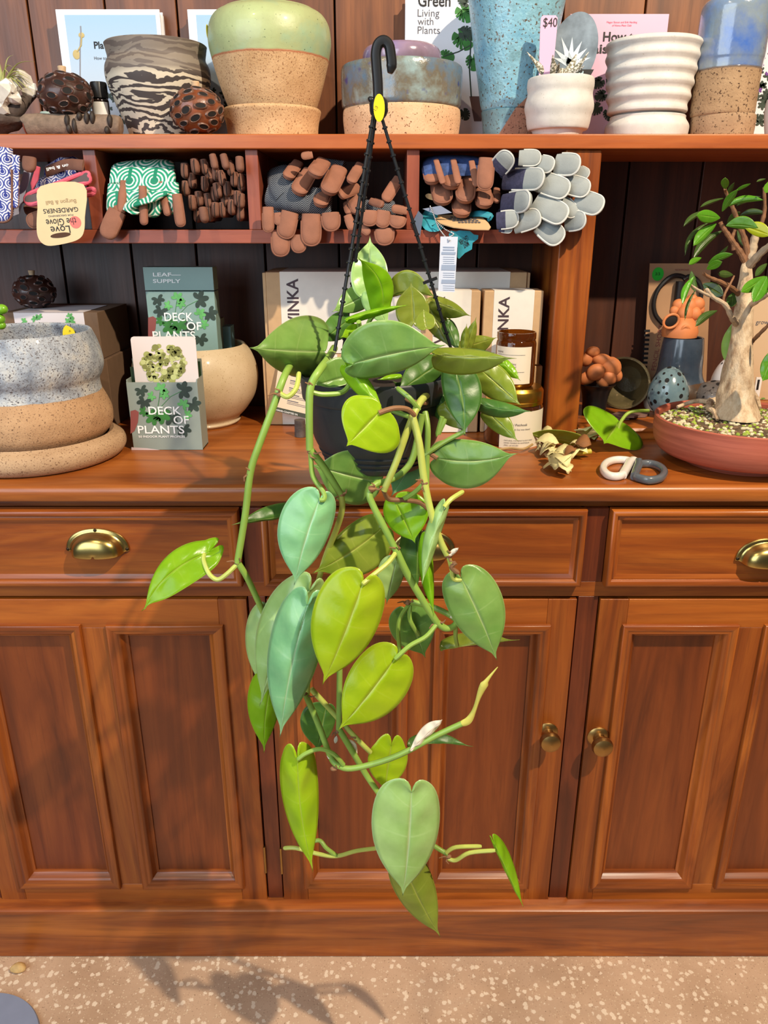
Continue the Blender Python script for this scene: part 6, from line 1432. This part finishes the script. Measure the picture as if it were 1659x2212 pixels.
o = P(1416, 800, Y); t.add('lettering', lettering(MB(), 'PENCIL SHORT', o, (.05, 0, 1), (-1, 0, .05), .0085, .085, nrm=(0, -1, 0), thick=.0006), rose, parent=kc, smooth=False); t.done()
clayo = plain('orange_terracotta', srgb(206, 124, 72), .6, var=.1, scale=30, bump=.1)
Yv2 = 1.395
vs = twotone('dark_blue_vase', dict(c1=srgb(48, 58, 70), c2=srgb(70, 80, 92), scale=14, spk=srgb(60, 50, 44), sscale=60, sth=(.66, .8)), dict(c1=srgb(96, 66, 42), c2=srgb(60, 54, 48), scale=16, spk=None), .052, wob=.004, rt=.2, rb=.3, bump=(.05, .08), coat=.5)
t = Thing('vase', 'dark blue-grey vase with a brown shoulder and white foot behind the holed egg', 'vase')
t.add('body', pot_mb(1457, 880, Yv2, [(856, 62), (845, 64), (832, 60), (815, 50), (798, 46), (770, 45), (745, 43), (729, 41)], zbase=zpx(858, Yv2), wall=.004, inner=.5), vs)
t.add('foot', pot_mb(1457, 880, Yv2, [(878, 62), (868, 66), (857, 64)], zbase=ZR+.0005, wall=.004, inner=.1), plain('white_foot', srgb(214, 196, 176), .5)); t.done()
t = Thing('clay_ornament', 'orange clay ornament shaped like a hollow pod sitting in the mouth of the dark vase', 'ornament')
Yo = Yv2; s5 = 3.4635
z5 = lambda x, y, Y: P(x/s5+1180, y/s5+640, Y)
m = MB(); a = P(1466, 727, Yo); r = mpp(700, Yo)
m.lathe((a.x, Yo), [(0, zpx(728, Yo)+.001), (36*r, zpx(728, Yo)+.001), (38*r, zpx(715, Yo)), (34*r, zpx(700, Yo)), (24*r, zpx(686, Yo)), (10*r, zpx(680, Yo)), (0, zpx(679, Yo))], 40, .03)
t.add('body', m, clayo)
c = z5(930, 185, Yo-.024); t.add('mouth', MB().blob(c, (.0125, .006, .010), 18, 12, M=Matrix.Rotation(-.5, 3, 'Y')), plain('clay_hole', srgb(24, 14, 10), .9))
t.add('mouth_rim', MB().tube([c+Matrix.Rotation(-.5, 3, 'Y')@Vector((.0135*cos(i*pi/12), -.003, .011*sin(i*pi/12))) for i in range(25)], .0024, 8), clayo)
m = MB(); t.add('curl', MB().tube(cr([z5(1010, 250, Yo-.026), z5(1040, 225, Yo-.028), z5(1070, 250, Yo-.026), z5(1040, 285, Yo-.028)], 5), .003, 8), clayo); t.done()
t = Thing('clay_ornament', 'knobbly orange clay ornament stacked on top of the hollow pod ornament', 'ornament')
m = MB()
for i, (x, y, r_, dy) in enumerate(((1060, 80, 70, 0), (990, 70, 50, .004), (1130, 60, 55, 0), (1040, 130, 62, -.008), (1110, 130, 50, -.008), (960, 110, 38, .0), (1090, 30, 45, .006), (1150, 100, 36, .0))):
    rr_ = r_/s5*mpp(670, Yo); m.blob(z5(x, y, Yo+dy), (rr_, rr_*.8, rr_), 18, 12, dent=.01, seed=i)
solo('clay_ornament', m, clayo, 'knobbly orange clay ornament stacked on top of the hollow pod ornament', 'ornament')
def holed(c, rx, rz, mat, label, cat, seed, nh, flat_=False):
    t = Thing('holed_egg', label, cat); rr = random.Random(seed); m = MB(); rows = []; SEG, RG = 36, 24
    def S(u, a_):      # u in 0..1 bottom to top
        fi = -pi/2+pi*u; q = cos(fi); f = (1.0-.16*sin(fi)) if not flat_ else 1.0
        return Vector((c.x+rx*q*f*cos(a_), c.y+rx*q*f*sin(a_), c.z+rz*sin(fi)))
    m.grid([[S(i/RG, 2*pi*j/SEG) for j in range(SEG)] for i in range(RG+1)], True); t.add('shell', m, mat)
    h = MB(); pts = []
    for i in range(nh*6):
        u, a_ = rr.uniform(.18, .93), rr.uniform(pi, 2*pi); p = S(u, a_)
        if any((p-o_).length < rx*.30 for o_ in pts): continue
        pts.append(p); n = (p-Vector(c)); n.z *= (rx/rz)**2; n.normalize(); tx = n.cross(Z_).normalized(); ty = n.cross(tx); r = rx*rr.choice((.045, .055, .07, .11))
        b = len(h.v); 
        for j in range(14): h.v.append(p+n*(rx*.012)+tx*(r*cos(j*pi/7))+ty*(r*1.1*sin(j*pi/7)))
        h.face(*range(b, b+14))
        if len(pts) >= nh: break
    t.add('holes', h, pod_hole, smooth=False, kind='stuff'); return t.done()
Ye = 1.335; rx = 42*mpp(840, Ye); rz = 54*mpp(830, Ye)
holed(Vector((P(1446, 830, Ye).x, Ye, ZR+.0005+rz)), rx, rz, clay('blue_egg_glaze', srgb(92, 116, 124), srgb(126, 148, 150), 14, srgb(70, 84, 96), 60, (.6, .75), rough=.2, bump=.08, coat=.5), 'blue-grey glazed egg full of small holes standing before the dark vase', 'ornament', 4, 34)
holed(Vector((P(1577, 828, 1.40).x, 1.40, ZR+.0005+.048)), .034, .048, plain('white_egg', srgb(214, 206, 204), .35, coat=.2), 'pale white holed egg mostly hidden behind the bonsai trunk', 'ornament', 6, 20)
holed(Vector((P(1545, 862, 1.35).x, 1.35, ZR+.0005+.030)), .038, .030, clay('grey_pitted', srgb(84, 78, 76), srgb(112, 104, 98), 20, srgb(54, 48, 46), 120, (.58, .66), rough=.4, coat=.3), 'dark grey holed dome left of the bonsai trunk', 'ornament', 8, 18, True)
# bowl on its side, black cup, clay figure
t = Thing('bowl', 'dark speckled stoneware bowl tipped on its side behind the post', 'bowl'); Yb2 = 1.41
stn = clay('olive_stoneware', srgb(72, 64, 44), srgb(112, 100, 66), 14, srgb(140, 120, 90), 80, (.62, .72), rough=.3, coat=.3)
m = MB(); R_ = 56*mpp(800, Yb2); pr = [(0, .055), (R_*.55, .052), (R_*.85, .035), (R_*.97, .012), (R_, 0), (R_*.93, .0), (R_*.80, .028), (R_*.5, .044), (0, .047)]
Mx = Matrix.Translation(Vector((P(1341, 806, Yb2).x, Yb2-.02, ZR+.0008+R_*1.0)))@Matrix.Rotation(radians(-28), 4, 'Z')@Matrix.Rotation(-pi/2, 4, 'X')
m.grid([[Mx@Vector((r*cos(2*pi*j/48), r*sin(2*pi*j/48), h)) for j in range(48)] for r, h in pr], True)
lo = min(v.z for v in m.v)
for v in m.v: v.z += ZR+.0006-lo
solo('bowl', m, stn, 'dark olive stoneware bowl tipped on its side right of the post', 'bowl')
Yc2 = 1.345
solo('cup', pot_mb(1283, 884, Yc2, [(884, 24), (860, 27), (838, 33), (828, 42)], zbase=ZR+.0005, wall=.003, inner=.8), plain('black_cup', srgb(24, 24, 26), .35), 'matte black cup holding the orange clay figure right of the post', 'cup')
m = MB()
for i, (x, y, rx_, rz_, dy, ro) in enumerate(((350, 415, 52, 40, 0, 0), (300, 470, 50, 55, .004, .4), (420, 480, 80, 50, 0, .2), (480, 530, 85, 75, 0, .5), (370, 570, 75, 60, -.016, -.5), (310, 610, 70, 50, -.010, -.4), (470, 610, 60, 55, -.006, .3), (530, 590, 40, 50, 0, -.3), (420, 640, 60, 36, -.008, .6))):
    k_ = mpp(790, Yc2)/s5; m.blob(z5(x, y, Yc2+dy-.006), (rx_*k_, min(rx_, rz_)*.75*k_, rz_*k_), 18, 12, M=Matrix.Rotation(ro, 3, 'Y'), dent=.012, seed=i)
solo('clay_figure', m, clayo, 'orange clay figure with folded limbs slumped in the black cup', 'figurine')
m = MB().box(-.014, .014, -.009, .009, 0, .012, Matrix.Translation(Vector((P(1293, 905, 1.30).x, 1.30, ZR+.0005)))@Matrix.Rotation(.4, 4, 'Z'))
gl = NT('clear_crystal'); gl.set(Base_Color=srgb(230, 226, 220), Roughness=.06, Transmission_Weight=.8, IOR=1.5)
solo('glass_block', m, gl.m, 'small clear faceted glass block lying in front of the black cup', 'glass block', bevel=.003)
for i, (px, py, a_) in enumerate(((1330, 890, .3), (1372, 880, 1.2), (1352, 902, 2.0))):
    c = P(px, py, 1.32+.02*(i % 2)); m = MB(); pts = [(.028*cos(j*1.05+a_)*(.7+.3*((j*7) % 3)/2), .02*sin(j*1.05+a_)) for j in range(6)]
    m.prism(pts, (c.x, c.y, ZR+.0005+.0042*(i == 2)), X_, (0, 1, 0), (0, 0, .003))
    solo('bark_chip', m, plain('bark_chip%d' % i, srgb(120, 88, 76), .8, var=.25), ('flat purplish bark chip lying behind the glass block', 'flat brown bark chip under the blue-grey holed egg', 'flat bark chip resting nearest the large cut leaf stem')[i], 'bark chip', smooth=False)
x0, x1 = P(1600, 740, 1.47).x, P(1720, 740, 1.47).x
t = Thing('card_pack', 'pale card with small print standing behind the bonsai trunk', 'card'); bk = t.add('card', MB().box(x0, x1, 1.47, 1.473, ZR+.0005, zpx(640, 1.47)), plain('dull_cream_card', srgb(206, 176, 140), .6))
txt(t, 'grow', 1632, 700, 9, 1.47, grey_ink, bk); txt(t, 'your own', 1632, 716, 7, 1.47, grey_ink, bk) if False else None; t.done()
x0, x1 = P(1630, 840, 1.44).x, P(1643, 840, 1.44).x
t = Thing('white_tag', 'small white tag with dark lettering standing right of the bonsai trunk', 'tag'); bk = t.add('card', MB().box(x0, x1, 1.44, 1.442, ZR+.0005, zpx(815, 1.44)), paper_w); t.add('printed_band', MB().box(x0+.003, x0+.007, 1.4394, 1.4399, zpx(842, 1.44), zpx(820, 1.44)), black_ink, parent=bk); t.done()
# ================================================================== on the floor
t = None
solo('pebble', MB().blob((PZ(41, 2097, 0).x, PZ(41, 2097, 0).y, .0075), (.014, .009, .0075), 18, 12, dent=.05, seed=3), plain('tan_pebble', srgb(206, 170, 112), .7, var=.2, scale=90, bump=.4), 'small tan pebble on the floor before the plinth at the left', 'pebble')
m = MB(); c = PZ(-75, 2290, 0); pr = [(0, .0004), (.105, .0004), (.108, .003), (.106, .007), (0, .008)]; m.lathe((c.x, c.y), pr, 64)
solo('floor_mat', m, plain('blue_grey_mat', srgb(128, 136, 158), .7, var=.05), 'rounded edge of a blue-grey mat on the floor in the lower left corner', 'mat')
